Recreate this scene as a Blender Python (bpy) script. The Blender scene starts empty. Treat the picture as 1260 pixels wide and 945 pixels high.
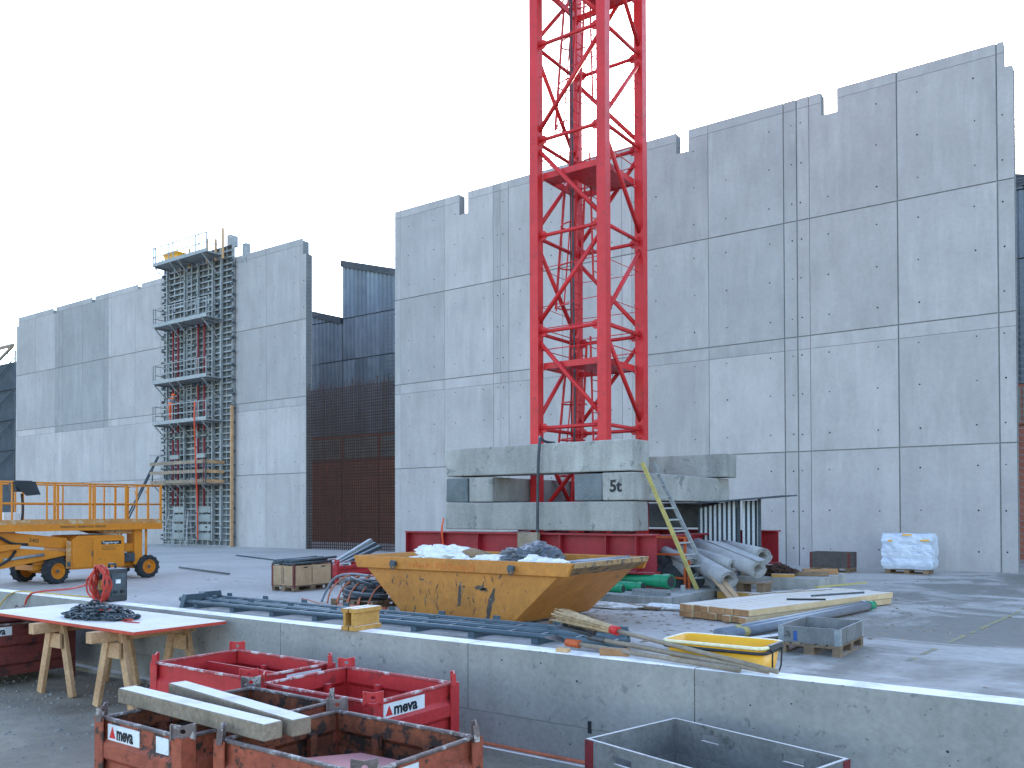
import bpy, bmesh, math, random
from mathutils import Vector, Matrix, noise

R = math.radians
random.seed(7)
scene = bpy.context.scene
col = scene.collection

# ------------------------------------------------------------------ camera
# World frame: X runs along the tall wall (to the right), Y points away through it, Z is up.
cam_d = bpy.data.cameras.new('camera')
cam_d.sensor_width = 36.0
cam_d.lens = 30.143
cam_d.shift_y = 0.1133
cam_d.clip_start = 0.05
cam_d.clip_end = 2000
cam = bpy.data.objects.new('camera', cam_d)
col.objects.link(cam)
cam.matrix_world = (Matrix.Translation((8.8155, -30.0137, 1.9)) @ Matrix.Rotation(R(35.667), 4, 'Z')
                    @ Matrix.Rotation(R(90.8), 4, 'X') @ Matrix.Rotation(R(-0.15), 4, 'Z'))
scene.camera = cam

# ------------------------------------------------------------------ sky, sun, exposure
SUN_EL, SUN_AZ = 20.0, -18.0          # azimuth from +Y towards +X: the low sun stands behind the walls
world = bpy.data.worlds.new('World')
scene.world = world
world.use_nodes = True
wn = world.node_tree
for nd in list(wn.nodes):
    wn.nodes.remove(nd)
wo = wn.nodes.new('ShaderNodeOutputWorld')
bg = wn.nodes.new('ShaderNodeBackground')
sky = wn.nodes.new('ShaderNodeTexSky')
sky.sky_type = 'NISHITA'
sky.sun_disc = False
sky.sun_elevation = R(SUN_EL)
sky.sun_rotation = R(SUN_AZ)
sky.altitude = 450
sky.air_density = 1.0
sky.dust_density = 1.5
sky.ozone_density = 1.0
bg.inputs['Strength'].default_value = 0.15
wn.links.new(sky.outputs[0], bg.inputs['Color'])
wn.links.new(bg.outputs[0], wo.inputs['Surface'])

sun_d = bpy.data.lights.new('sun', 'SUN')
sun_d.energy = 1.0
sun_d.angle = R(10)
sun_d.color = (1.0, 0.9, 0.78)
sun = bpy.data.objects.new('sun', sun_d)
col.objects.link(sun)
sd = Vector((math.sin(R(SUN_AZ)) * math.cos(R(SUN_EL)), math.cos(R(SUN_AZ)) * math.cos(R(SUN_EL)), math.sin(R(SUN_EL))))
sun.rotation_euler = sd.to_track_quat('Z', 'Y').to_euler()
sun.location = (0, 40, 40)

scene.view_settings.view_transform = 'Standard'
scene.view_settings.look = 'None'
scene.view_settings.exposure = 2.35
scene.view_settings.gamma = 1.0
scene.view_settings.use_curve_mapping = False
scene.cycles.max_bounces = 6
scene.cycles.diffuse_bounces = 4
scene.cycles.use_denoising = True

# ------------------------------------------------------------------ materials
MATS = {}


def M(name, c, c2=None, scale=2.0, rough=0.75, metal=0.0, bump=0.15, bscale=30.0, fine=0.25,
      spot=None, spot_amt=0.5, spot_scale=6.0, streak=0.0, frost_skylight=0.0, rand=0.0, stretch=(1, 1, 1), spec=0.35, smear=0.0):
    m = bpy.data.materials.new(name)
    m.use_nodes = True
    nt = m.node_tree
    N, L = nt.nodes, nt.links
    b = N['Principled BSDF']
    b.inputs['Metallic'].default_value = metal
    b.inputs['Specular IOR Level'].default_value = spec
    tc = N.new('ShaderNodeTexCoord')
    oi = N.new('ShaderNodeObjectInfo')
    mp = N.new('ShaderNodeMapping')
    mp.inputs['Scale'].default_value = stretch
    off = N.new('ShaderNodeVectorMath')
    off.operation = 'SCALE'
    off.inputs[0].default_value = (37.1, 17.3, 53.9)
    L.new(oi.outputs['Random'], off.inputs['Scale'])
    L.new(tc.outputs['Object'], mp.inputs['Vector'])
    L.new(off.outputs[0], mp.inputs['Location'])
    V = mp.outputs['Vector']

    def nz(sc, det=3.0, rg=0.6, vec=None):
        n = N.new('ShaderNodeTexNoise')
        n.inputs['Scale'].default_value = sc
        n.inputs['Detail'].default_value = det
        n.inputs['Roughness'].default_value = rg
        L.new(vec or V, n.inputs['Vector'])
        return n.outputs['Fac']

    def ramp(fac, lo, hi):
        r = N.new('ShaderNodeMapRange')
        r.inputs['From Min'].default_value = lo
        r.inputs['From Max'].default_value = hi
        L.new(fac, r.inputs['Value'])
        return r.outputs[0]

    def mix(fac, a, bb, mode='MIX'):
        x = N.new('ShaderNodeMix')
        x.data_type = 'RGBA'
        x.blend_type = mode
        for s, v in ((x.inputs['Factor'], fac), (x.inputs['A'], a), (x.inputs['B'], bb)):
            if isinstance(v, (int, float)):
                s.default_value = v
            elif isinstance(v, tuple):
                s.default_value = (v + (1,))[:4]
            else:
                L.new(v, s)
        return x.outputs['Result']

    c2 = c2 or tuple(x * 0.75 for x in c)
    C = mix(ramp(nz(scale), 0.32, 0.68), c, c2)
    if streak:
        ms = N.new('ShaderNodeMapping')
        ms.inputs['Scale'].default_value = (1.1, 1.1, 0.28)
        L.new(V, ms.inputs['Vector'])
        sfac = ramp(nz(1.6, 4, 0.65, ms.outputs[0]), 0.42, 0.72)
        mm = N.new('ShaderNodeMath')
        mm.operation = 'MULTIPLY'
        mm.inputs[1].default_value = streak
        L.new(sfac, mm.inputs[0])
        C = mix(mm.outputs[0], C, tuple(x * 0.55 for x in c))
    if smear:
        ms = N.new('ShaderNodeMapping')
        ms.inputs['Scale'].default_value = (1.6, 1.6, 0.16)
        ms.inputs['Location'].default_value = (5, 9, 2)
        L.new(V, ms.inputs['Vector'])
        mm = N.new('ShaderNodeMath')
        mm.operation = 'MULTIPLY'
        mm.inputs[1].default_value = smear
        L.new(ramp(nz(1.3, 4, 0.7, ms.outputs[0]), 0.54, 0.74), mm.inputs[0])
        C = mix(mm.outputs[0], C, tuple(min(1, x * 1.45) for x in c))
    if fine:
        fn = ramp(nz(bscale, 2, 0.7), 0.25, 0.75)
        g = N.new('ShaderNodeMapRange')
        g.inputs['To Min'].default_value = 1 - fine
        g.inputs['To Max'].default_value = 1 + fine * 0.4
        L.new(fn, g.inputs['Value'])
        vm = N.new('ShaderNodeVectorMath')
        vm.operation = 'SCALE'
        L.new(C, vm.inputs[0])
        L.new(g.outputs[0], vm.inputs['Scale'])
        C = vm.outputs[0]
    rgh = rough
    if spot:
        sf = ramp(nz(spot_scale, 5, 0.7), 0.94 - spot_amt, 1.0 - spot_amt)
        C = mix(sf, C, spot)
    if rand:
        g = N.new('ShaderNodeMapRange')
        g.inputs['To Min'].default_value = 1 - rand
        g.inputs['To Max'].default_value = 1 + rand
        L.new(oi.outputs['Random'], g.inputs['Value'])
        vm = N.new('ShaderNodeVectorMath')
        vm.operation = 'SCALE'
        L.new(C, vm.inputs[0])
        L.new(g.outputs[0], vm.inputs['Scale'])
        C = vm.outputs[0]
    if frost_skylight:  # whitens up-facing faces: thin frost plus brighter skylight put into the colour
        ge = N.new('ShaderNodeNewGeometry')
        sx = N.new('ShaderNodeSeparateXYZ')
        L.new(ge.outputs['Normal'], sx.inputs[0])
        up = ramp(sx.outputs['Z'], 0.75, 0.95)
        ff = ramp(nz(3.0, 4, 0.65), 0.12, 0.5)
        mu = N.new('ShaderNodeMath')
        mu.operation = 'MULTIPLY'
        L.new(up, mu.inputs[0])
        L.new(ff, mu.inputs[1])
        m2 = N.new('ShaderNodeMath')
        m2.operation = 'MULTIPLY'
        m2.inputs[1].default_value = frost_skylight
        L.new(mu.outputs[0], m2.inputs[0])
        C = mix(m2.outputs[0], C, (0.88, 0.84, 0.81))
    L.new(C, b.inputs['Base Color'])
    rr = N.new('ShaderNodeMapRange')
    rr.inputs['To Min'].default_value = max(0.05, rgh - 0.12)
    rr.inputs['To Max'].default_value = min(1, rgh + 0.12)
    L.new(nz(scale * 4, 1), rr.inputs['Value'])
    L.new(rr.outputs[0], b.inputs['Roughness'])
    if bump:
        bp = N.new('ShaderNodeBump')
        bp.inputs['Strength'].default_value = bump
        bp.inputs['Distance'].default_value = 0.02
        L.new(nz(bscale, 3, 0.65), bp.inputs['Height'])
        L.new(bp.outputs[0], b.inputs['Normal'])
    MATS[name] = m
    return m


CONC = dict(scale=0.45, rough=0.85, bump=0.08, bscale=8, fine=0.07, streak=0.30, smear=0.24, rand=0.06, spec=0.25)
M('concrete_wall', (0.42, 0.39, 0.378), (0.362, 0.338, 0.33), **CONC)
M('concrete_wall_dark', (0.305, 0.298, 0.295), (0.255, 0.252, 0.25), **CONC)
M('concrete_wall_mid', (0.38, 0.36, 0.352), (0.325, 0.31, 0.303), **CONC)
M('concrete_joint', (0.12, 0.13, 0.14), (0.09, 0.1, 0.11), scale=1.5, rough=0.95, bump=0.1)
M('concrete_core', (0.24, 0.25, 0.25), (0.18, 0.19, 0.19), scale=1.2, rough=0.9)
M('tie_hole', (0.02, 0.022, 0.025), rough=0.9, fine=0, bump=0)
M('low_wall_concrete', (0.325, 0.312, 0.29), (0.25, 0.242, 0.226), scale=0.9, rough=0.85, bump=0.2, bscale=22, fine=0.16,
  spot=(0.17, 0.168, 0.16), spot_amt=0.33, spot_scale=13, streak=0.45, frost_skylight=0.95)
M('ballast_concrete', (0.36, 0.345, 0.315), (0.275, 0.265, 0.24), scale=0.9, rough=0.9, bump=0.22, bscale=24, fine=0.2,
  spot=(0.165, 0.165, 0.15), spot_amt=0.355, spot_scale=2.6, streak=0.8, smear=0.3, rand=0.12, frost_skylight=0.2)
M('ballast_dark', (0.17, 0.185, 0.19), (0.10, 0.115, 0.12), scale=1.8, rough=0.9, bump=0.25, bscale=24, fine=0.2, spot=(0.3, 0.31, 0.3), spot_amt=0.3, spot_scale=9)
M('crane_red', (0.62, 0.024, 0.027), (0.50, 0.021, 0.023), scale=1.2, rough=0.45, bump=0.05, fine=0.16, spot=(0.26, 0.026, 0.022), spot_amt=0.335, spot_scale=6, streak=0.25)
M('base_red', (0.30, 0.012, 0.02), (0.22, 0.012, 0.018), scale=1.5, rough=0.5, bump=0.05, spot=(0.12, 0.03, 0.025), spot_amt=0.3, frost_skylight=0.25)
M('galvanised', (0.33, 0.345, 0.345), (0.24, 0.255, 0.26), scale=4, rough=0.55, metal=0.25, bump=0.05, spot=(0.46, 0.47, 0.46), spot_amt=0.34, frost_skylight=0.3)
M('dark_steel', (0.085, 0.105, 0.12), (0.055, 0.07, 0.08), scale=3, rough=0.6, metal=0.3, bump=0.08, frost_skylight=0.25)
M('waler_steel', (0.10, 0.135, 0.155), (0.07, 0.10, 0.12), scale=3, rough=0.55, metal=0.3, bump=0.1, frost_skylight=0.35)
M('form_face', (0.15, 0.16, 0.16), (0.085, 0.095, 0.10), scale=1.5, rough=0.7, bump=0.05, rand=0.35, spot=(0.26, 0.27, 0.26), spot_amt=0.34, spot_scale=3)
M('form_plate', (0.33, 0.345, 0.33), (0.25, 0.265, 0.255), scale=3, rough=0.7, bump=0.05, rand=0.1)
M('prop_red', (0.26, 0.035, 0.04), (0.18, 0.03, 0.035), scale=3, rough=0.6)
M('orange_strap', (0.75, 0.09, 0.03), rough=0.7, fine=0.05)
M('lift_paint', (0.62, 0.215, 0.016), (0.53, 0.175, 0.014), scale=1.5, rough=0.45, bump=0.03, fine=0.1, spot=(0.36, 0.15, 0.03), spot_amt=0.34, spot_scale=8)
M('lift_dusty', (0.50, 0.24, 0.07), (0.42, 0.18, 0.05), scale=3, rough=0.65, spot=(0.45, 0.33, 0.2), spot_amt=0.42, spot_scale=5)
M('skip_paint', (0.53, 0.205, 0.032), (0.42, 0.155, 0.028), scale=1.1, rough=0.55, bump=0.1, bscale=12, fine=0.2,
  spot=(0.13, 0.075, 0.045), spot_amt=0.31, spot_scale=6, streak=0.55)
M('skip_worn', (0.40, 0.23, 0.09), (0.25, 0.16, 0.085), scale=3, rough=0.75, bump=0.25, spot=(0.10, 0.075, 0.055), spot_amt=0.42, spot_scale=6, frost_skylight=0.3)
M('skip_grey', (0.10, 0.07, 0.05), (0.07, 0.052, 0.04), scale=4, rough=0.8, bump=0.2, spot=(0.2, 0.19, 0.18), spot_amt=0.38, spot_scale=9)
M('crate_red', (0.52, 0.035, 0.036), (0.42, 0.026, 0.028), scale=2.2, rough=0.5, bump=0.08, fine=0.18, spot=(0.24, 0.028, 0.026), spot_amt=0.36, spot_scale=5, frost_skylight=0.25)
M('crate_rust', (0.37, 0.088, 0.045), (0.27, 0.062, 0.034), scale=2.6, rough=0.7, bump=0.35, bscale=20, fine=0.35,
  spot=(0.05, 0.028, 0.02), spot_amt=0.40, spot_scale=7, streak=0.5)
M('crate_rust_inside', (0.26, 0.072, 0.03), (0.15, 0.045, 0.022), scale=3, rough=0.8, bump=0.4, bscale=20, fine=0.35, spot=(0.04, 0.024, 0.018), spot_amt=0.44, spot_scale=8)
M('crate_brown', (0.17, 0.035, 0.028), (0.12, 0.028, 0.022), scale=2.6, rough=0.65, bump=0.15, spot=(0.06, 0.02, 0.02), spot_amt=0.4)
M('worn_rim', (0.20, 0.155, 0.145), (0.11, 0.075, 0.07), scale=7, rough=0.5, metal=0.2, bump=0.2, spot=(0.40, 0.36, 0.34), spot_amt=0.40, spot_scale=10)
M('hinge_red', (0.20, 0.018, 0.026), (0.14, 0.016, 0.02), scale=6, rough=0.6, bump=0.1, spot=(0.07, 0.02, 0.02), spot_amt=0.4)
M('rim_red', (0.42, 0.10, 0.10), (0.34, 0.05, 0.05), scale=6, rough=0.5, bump=0.1, spot=(0.50, 0.42, 0.41), spot_amt=0.42, spot_scale=9)
M('label_white', (0.72, 0.73, 0.74), (0.6, 0.61, 0.62), scale=9, rough=0.5, bump=0, fine=0.1, spot=(0.3, 0.27, 0.26), spot_amt=0.3, spot_scale=16)
M('label_black', (0.012, 0.014, 0.02), rough=0.5, bump=0, fine=0)
M('label_red', (0.62, 0.03, 0.03), rough=0.5, bump=0, fine=0)
M('text_red', (0.48, 0.10, 0.02), (0.56, 0.2, 0.025), scale=14, rough=0.6, bump=0, fine=0.2)
M('text_dark', (0.16, 0.09, 0.03), rough=0.6, bump=0, fine=0.2)
M('wood_fresh', (0.56, 0.36, 0.19), (0.44, 0.26, 0.125), scale=3, rough=0.7, bump=0.15, bscale=30, fine=0.2, rand=0.15, stretch=(1, 6, 6))
M('wood_frost_skylit', (0.56, 0.40, 0.235), (0.46, 0.31, 0.165), scale=3, rough=0.7, bump=0.15, bscale=30, fine=0.2, rand=0.14, frost_skylight=0.6)  # pale tops hold both frost and painted skylight
M('wood_end', (0.42, 0.22, 0.10), (0.33, 0.16, 0.07), scale=6, rough=0.8, bump=0.2, rand=0.15)
M('wood_grey', (0.32, 0.245, 0.18), (0.21, 0.16, 0.115), scale=3, rough=0.85, bump=0.25, bscale=30, fine=0.35, rand=0.15, frost_skylight=0.75)
M('wood_pallet', (0.25, 0.165, 0.10), (0.155, 0.10, 0.062), scale=3, rough=0.85, bump=0.25, fine=0.3, rand=0.2, frost_skylight=0.2)
M('wood_collar', (0.20, 0.195, 0.19), (0.13, 0.125, 0.12), scale=2.5, rough=0.8, bump=0.2, fine=0.25, rand=0.1, frost_skylight=0.5, spot=(0.08, 0.075, 0.07), spot_amt=0.33, spot_scale=4)
M('wood_dark', (0.10, 0.085, 0.075), (0.07, 0.06, 0.055), scale=3, rough=0.85, bump=0.2, fine=0.3)
M('wood_crate', (0.46, 0.30, 0.175), (0.35, 0.215, 0.12), scale=2.5, rough=0.75, bump=0.15, fine=0.25, rand=0.1)
M('wood_yellow', (0.50, 0.27, 0.062), (0.40, 0.20, 0.045), scale=3, rough=0.6, bump=0.12, fine=0.25, frost_skylight=0.8)
M('wood_trestle', (0.53, 0.325, 0.175), (0.40, 0.225, 0.115), scale=3, rough=0.75, bump=0.2, fine=0.3, rand=0.12)
M('table_white', (0.76, 0.69, 0.65), (0.66, 0.59, 0.55), scale=2, rough=0.55, bump=0.03, fine=0.08, spot=(0.5, 0.42, 0.38), spot_amt=0.3, spot_scale=5)
M('table_edge', (0.55, 0.06, 0.03), (0.42, 0.05, 0.03), scale=6, rough=0.6)
M('plastic_yellow', (0.82, 0.40, 0.012), (0.78, 0.36, 0.01), scale=3, rough=0.4, bump=0.02, fine=0.06, spot=(0.55, 0.34, 0.12), spot_amt=0.3, spot_scale=12, spec=0.5)
M('plastic_rim', (0.74, 0.66, 0.42), (0.66, 0.56, 0.33), scale=5, rough=0.5, bump=0.02, frost_skylight=0.6)
M('rubber_black', (0.018, 0.02, 0.022), (0.03, 0.032, 0.035), scale=5, rough=0.7, bump=0.1, frost_skylight=0.15)
M('tyre', (0.02, 0.023, 0.026), (0.04, 0.043, 0.046), scale=8, rough=0.85, bump=0.2)
M('cable_black', (0.03, 0.034, 0.042), (0.05, 0.056, 0.066), scale=4, rough=0.5, bump=0.05, frost_skylight=0.35)
M('cable_orange', (0.55, 0.16, 0.08), (0.45, 0.13, 0.07), scale=4, rough=0.55, bump=0)
M('hose_red', (0.50, 0.045, 0.025), (0.42, 0.035, 0.02), scale=4, rough=0.5, bump=0)
M('hose_yellow', (0.55, 0.36, 0.04), rough=0.5, bump=0)
M('black_box', (0.03, 0.034, 0.038), (0.045, 0.05, 0.055), scale=4, rough=0.6, bump=0.1, frost_skylight=0.3)
M('chain_steel', (0.07, 0.085, 0.10), (0.045, 0.055, 0.065), scale=9, rough=0.55, metal=0.4, bump=0.1, frost_skylight=0.25)
M('fabric_grey', (0.36, 0.345, 0.34), (0.28, 0.272, 0.268), scale=5, rough=0.95, bump=0.2, bscale=70, fine=0.15, frost_skylight=0.12, spec=0.1)
M('fabric_dark', (0.035, 0.038, 0.042), (0.05, 0.055, 0.06), scale=3, rough=0.85, bump=0.2)
M('frame_orange', (0.56, 0.11, 0.025), (0.42, 0.08, 0.02), scale=4, rough=0.6)
M('pipe_green', (0.015, 0.27, 0.12), (0.012, 0.22, 0.10), scale=3, rough=0.4, bump=0.02, frost_skylight=0.25)
M('pipe_grey', (0.20, 0.215, 0.245), (0.15, 0.165, 0.195), scale=4, rough=0.45, bump=0.02, frost_skylight=0.4)
M('tape_yellow', (0.50, 0.40, 0.12), (0.36, 0.30, 0.12), scale=8, rough=0.5, bump=0)
M('sheet_white', (0.62, 0.66, 0.68), (0.54, 0.58, 0.61), scale=2, rough=0.45, bump=0.05)
M('sheet_dark', (0.07, 0.085, 0.10), (0.05, 0.06, 0.075), scale=2, rough=0.6)
M('foil_white', (0.62, 0.65, 0.72), (0.46, 0.51, 0.60), scale=3, rough=0.3, bump=0.5, bscale=7, fine=0.2, spec=0.6, spot=(0.30, 0.36, 0.48), spot_amt=0.33, spot_scale=3.5, stretch=(1, 1, 3))
M('bag_white', (0.80, 0.77, 0.74), (0.66, 0.64, 0.62), scale=4, rough=0.5, bump=0.8, bscale=6, fine=0.1)
M('bag_dark', (0.085, 0.095, 0.115), (0.05, 0.058, 0.075), scale=4, rough=0.32, bump=0.9, bscale=6, frost_skylight=0.12, spec=0.6)
M('cardboard', (0.28, 0.18, 0.10), (0.22, 0.14, 0.08), scale=4, rough=0.85)
M('straw', (0.56, 0.40, 0.24), (0.36, 0.24, 0.13), scale=16, rough=0.85, bump=0.3, bscale=40, fine=0.35)
M('handle_wood', (0.28, 0.225, 0.17), (0.2, 0.16, 0.12), scale=6, rough=0.7, bump=0.1)
M('blade_steel', (0.13, 0.13, 0.135), (0.08, 0.08, 0.085), scale=5, rough=0.5, metal=0.5)
M('rebar_rust', (0.075, 0.038, 0.027), (0.055, 0.03, 0.023), scale=8, rough=0.9, bump=0, fine=0.2)
M('rebar_grey', (0.2, 0.2, 0.2), rough=0.7, bump=0, fine=0)
M('hall_sheet', (0.165, 0.20, 0.235), (0.11, 0.138, 0.168), scale=0.35, rough=0.55, metal=0.1, bump=0.05, fine=0.1, streak=0.5, rand=0.14)
M('hall_coping', (0.06, 0.07, 0.08), (0.045, 0.052, 0.06), scale=2, rough=0.8)
M('hall_brown', (0.34, 0.115, 0.075), (0.26, 0.09, 0.06), scale=0.7, rough=0.75, bump=0.05, streak=0.4)
M('hall_glass', (0.20, 0.21, 0.18), (0.13, 0.14, 0.125), scale=1.2, rough=0.3, bump=0.03, fine=0.1, spec=0.5)
M('net_dark', (0.06, 0.075, 0.09), (0.04, 0.05, 0.062), scale=1.2, rough=0.95, bump=0.1)
M('blue_paint', (0.03, 0.09, 0.28), rough=0.6)
M('hi_vis', (1.0, 0.16, 0.04), (0.95, 0.13, 0.03), scale=9, rough=0.8, bump=0.1)
M('hi_vis_grey', (0.35, 0.36, 0.38), rough=0.8, bump=0.1)
M('skin', (0.48, 0.27, 0.19), rough=0.6, bump=0, fine=0.05)
M('boot', (0.03, 0.025, 0.022), rough=0.7)
M('yellow_line', (0.42, 0.34, 0.12), (0.3, 0.27, 0.16), scale=6, rough=0.85, spot=(0.24, 0.24, 0.22), spot_amt=0.47, spot_scale=7)
M('pebble', (0.24, 0.235, 0.22), (0.15, 0.145, 0.135), scale=5, rough=0.9, bump=0.2, frost_skylight=0.15)


def ground_mat(name, dry, mid, wet_c, pale, wet=0.0, edge=None):
    """Broken concrete / dirt: dry and damp areas with ragged borders, pale dried patches, fine relief.
    edge = (x, width): the slab left of x is dry and frosted, right of it damp."""
    m = bpy.data.materials.new(name)
    m.use_nodes = True
    nt = m.node_tree
    N, L = nt.nodes, nt.links
    b = N['Principled BSDF']
    tc = N.new('ShaderNodeTexCoord')

    def nz(sc, det, rg, stretch=None, dist=0.0):
        n = N.new('ShaderNodeTexNoise')
        n.inputs['Scale'].default_value = sc
        n.inputs['Detail'].default_value = det
        n.inputs['Roughness'].default_value = rg
        n.inputs['Distortion'].default_value = dist
        if stretch:
            mp = N.new('ShaderNodeMapping')
            mp.inputs['Scale'].default_value = stretch[:3]
            mp.inputs['Rotation'].default_value = (0, 0, stretch[3])
            L.new(tc.outputs['Object'], mp.inputs['Vector'])
            L.new(mp.outputs[0], n.inputs['Vector'])
        else:
            L.new(tc.outputs['Object'], n.inputs['Vector'])
        return n.outputs['Fac']

    def rmp(f, lo, hi, a=0.0, c=1.0):
        r = N.new('ShaderNodeMapRange')
        r.inputs['From Min'].default_value = lo
        r.inputs['From Max'].default_value = hi
        r.inputs['To Min'].default_value = a
        r.inputs['To Max'].default_value = c
        L.new(f, r.inputs['Value'])
        return r.outputs[0]

    def op(o, a, c):
        x = N.new('ShaderNodeMath')
        x.operation = o
        for s_, v in ((x.inputs[0], a), (x.inputs[1], c)):
            if isinstance(v, float):
                s_.default_value = v
            else:
                L.new(v, s_)
        return x.outputs[0]

    def mix(f, a, c):
        x = N.new('ShaderNodeMix')
        x.data_type = 'RGBA'
        for s_, v in ((x.inputs['Factor'], f), (x.inputs['A'], a), (x.inputs['B'], c)):
            if isinstance(v, tuple):
                s_.default_value = v + (1,)
            else:
                L.new(v, s_)
        return x.outputs['Result']
    C = mix(rmp(nz(0.35, 4, 0.6), 0.38, 0.64), dry, mid)
    damp_n = nz(0.34, 6, 0.66, (0.75, 1.0, 1, 0.5), 0.9)
    if edge:
        sx = N.new('ShaderNodeSeparateXYZ')
        L.new(tc.outputs['Object'], sx.inputs[0])
        side = rmp(sx.outputs['X'], edge[0] - edge[1], edge[0] + edge[1], -0.22, 0.035)
        damp_n = op('ADD', damp_n, side)
    damp = rmp(damp_n, 0.485, 0.555)
    C = mix(damp, C, wet_c)
    streaks = rmp(nz(0.55, 4, 0.6, (0.12, 1.6, 1, 0.12), 0.3), 0.56, 0.66, 0.0, 0.6)
    C = mix(streaks, C, mid)
    white = rmp(nz(0.30, 5, 0.66, (1.0, 0.8, 1, 0.4), 0.5), 0.54, 0.66, 0.0, 0.85)
    C = mix(white, C, pale)
    g = rmp(nz(6.0, 5, 0.75), 0.3, 0.7, 0.80, 1.12)
    vm = N.new('ShaderNodeVectorMath')
    vm.operation = 'SCALE'
    L.new(C, vm.inputs[0])
    L.new(g, vm.inputs['Scale'])
    L.new(vm.outputs[0], b.inputs['Base Color'])
    L.new(rmp(damp, 0.0, 1.0, 0.85, 0.85 - wet), b.inputs['Roughness'])
    bp = N.new('ShaderNodeBump')
    bp.inputs['Strength'].default_value = 0.35
    bp.inputs['Distance'].default_value = 0.02
    L.new(nz(16, 4, 0.7), bp.inputs['Height'])
    L.new(bp.outputs[0], b.inputs['Normal'])
    MATS[name] = m


ground_mat('deck_concrete', (0.47, 0.425, 0.392), (0.38, 0.35, 0.318), (0.20, 0.19, 0.165), (0.47, 0.435, 0.405), 0.3, edge=(1.5, 5.0))
ground_mat('dirt', (0.215, 0.178, 0.132), (0.265, 0.223, 0.168), (0.165, 0.135, 0.10), (0.30, 0.255, 0.195), 0.1)


# ------------------------------------------------------------------ mesh helpers
class MB:
    def __init__(self):
        self.v, self.f = [], []

    def add(self, vs, fs):
        o = len(self.v)
        self.v += [tuple(x) for x in vs]
        self.f += [tuple(i + o for i in f) for f in fs]
        return self

    def box(self, x0, x1, y0, y1, z0, z1):
        return self.add([(x0, y0, z0), (x1, y0, z0), (x1, y1, z0), (x0, y1, z0), (x0, y0, z1), (x1, y0, z1), (x1, y1, z1), (x0, y1, z1)],
                        [(3, 2, 1, 0), (4, 5, 6, 7), (0, 1, 5, 4), (1, 2, 6, 5), (2, 3, 7, 6), (3, 0, 4, 7)])

    def bar(self, p0, p1, w, h, up=(0, 0, 1)):
        p0, p1 = Vector(p0), Vector(p1)
        d = (p1 - p0).normalized()
        up = Vector(up)
        s = d.cross(up)
        if s.length < 1e-4:
            s = d.cross(Vector((1, 0, 0)))
        s.normalize()
        t = s.cross(d)
        vs = []
        for p in (p0, p1):
            for a, b in ((-1, -1), (1, -1), (1, 1), (-1, 1)):
                vs.append(p + s * a * w / 2 + t * b * h / 2)
        return self.add(vs, [(3, 2, 1, 0), (4, 5, 6, 7), (0, 1, 5, 4), (1, 2, 6, 5), (2, 3, 7, 6), (3, 0, 4, 7)])

    def tube(self, pts, r, n=8, r1=None, caps=True, closed=False):
        pts = [Vector(p) for p in pts]
        k = len(pts)
        prev = None
        rings = []
        for i, p in enumerate(pts):
            a = pts[(i - 1) % k] if (closed or i > 0) else p
            c = pts[(i + 1) % k] if (closed or i < k - 1) else p
            d = (c - a).normalized()
            if prev is None:
                s = d.cross(Vector((0, 0, 1)))
                if s.length < 1e-3:
                    s = Vector((1, 0, 0))
            else:
                s = prev - d * prev.dot(d)
            s.normalize()
            prev = s
            t = d.cross(s)
            rr = r if r1 is None else r + (r1 - r) * i / (k - 1)
            rings.append([p + s * math.cos(2 * math.pi * j / n) * rr + t * math.sin(2 * math.pi * j / n) * rr for j in range(n)])
        vs = [v for rg in rings for v in rg]
        fs = []
        for i in range(k if closed else k - 1):
            i2 = (i + 1) % k
            for j in range(n):
                fs.append((i * n + j, i * n + (j + 1) % n, i2 * n + (j + 1) % n, i2 * n + j))
        if caps and not closed:
            fs.append(tuple(reversed(range(n))))
            fs.append(tuple((k - 1) * n + j for j in range(n)))
        return self.add(vs, fs)

    def prism(self, poly, axis, c0, c1):
        """Extrude a 2-D polygon along an axis ('x': poly=(y,z); 'y': poly=(x,z); 'z': poly=(x,y))."""
        def P(a, b, c):
            return {'x': (c, a, b), 'y': (a, c, b), 'z': (a, b, c)}[axis]
        n = len(poly)
        vs = [P(a, b, c0) for a, b in poly] + [P(a, b, c1) for a, b in poly]
        fs = [tuple(range(n)), tuple(reversed(range(n, 2 * n)))]
        for i in range(n):
            j = (i + 1) % n
            fs.append((i, i + n, j + n, j))
        return self.add(vs, fs)

    def build(self, name, mat, parent=None, bevel=0.0, smooth=False, loc=None, rotz=None, seg=1):
        me = bpy.data.meshes.new(name)
        me.from_pydata(self.v, [], self.f)
        bm = bmesh.new()
        bm.from_mesh(me)
        bmesh.ops.recalc_face_normals(bm, faces=bm.faces)
        bm.to_mesh(me)
        bm.free()
        if smooth:
            for p in me.polygons:
                p.use_smooth = len(p.vertices) <= 4
        me.materials.append(MATS[mat] if isinstance(mat, str) else mat)
        o = bpy.data.objects.new(name, me)
        col.objects.link(o)
        o.parent = parent
        if bevel:
            b = o.modifiers.new('bevel', 'BEVEL')
            b.width = bevel
            b.segments = seg
            b.limit_method = 'ANGLE'
            b.angle_limit = R(40)
        if loc is not None:
            o.location = loc
        if rotz is not None:
            o.rotation_euler = (0, 0, rotz)
        return o


def tag(o, label, cat, group=None):
    o['label'] = label
    o['category'] = cat
    if group:
        o['group'] = group
    return o


def struct(o):
    o['kind'] = 'structure'
    return o


def stuff(o):
    o['kind'] = 'stuff'
    return o


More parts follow.
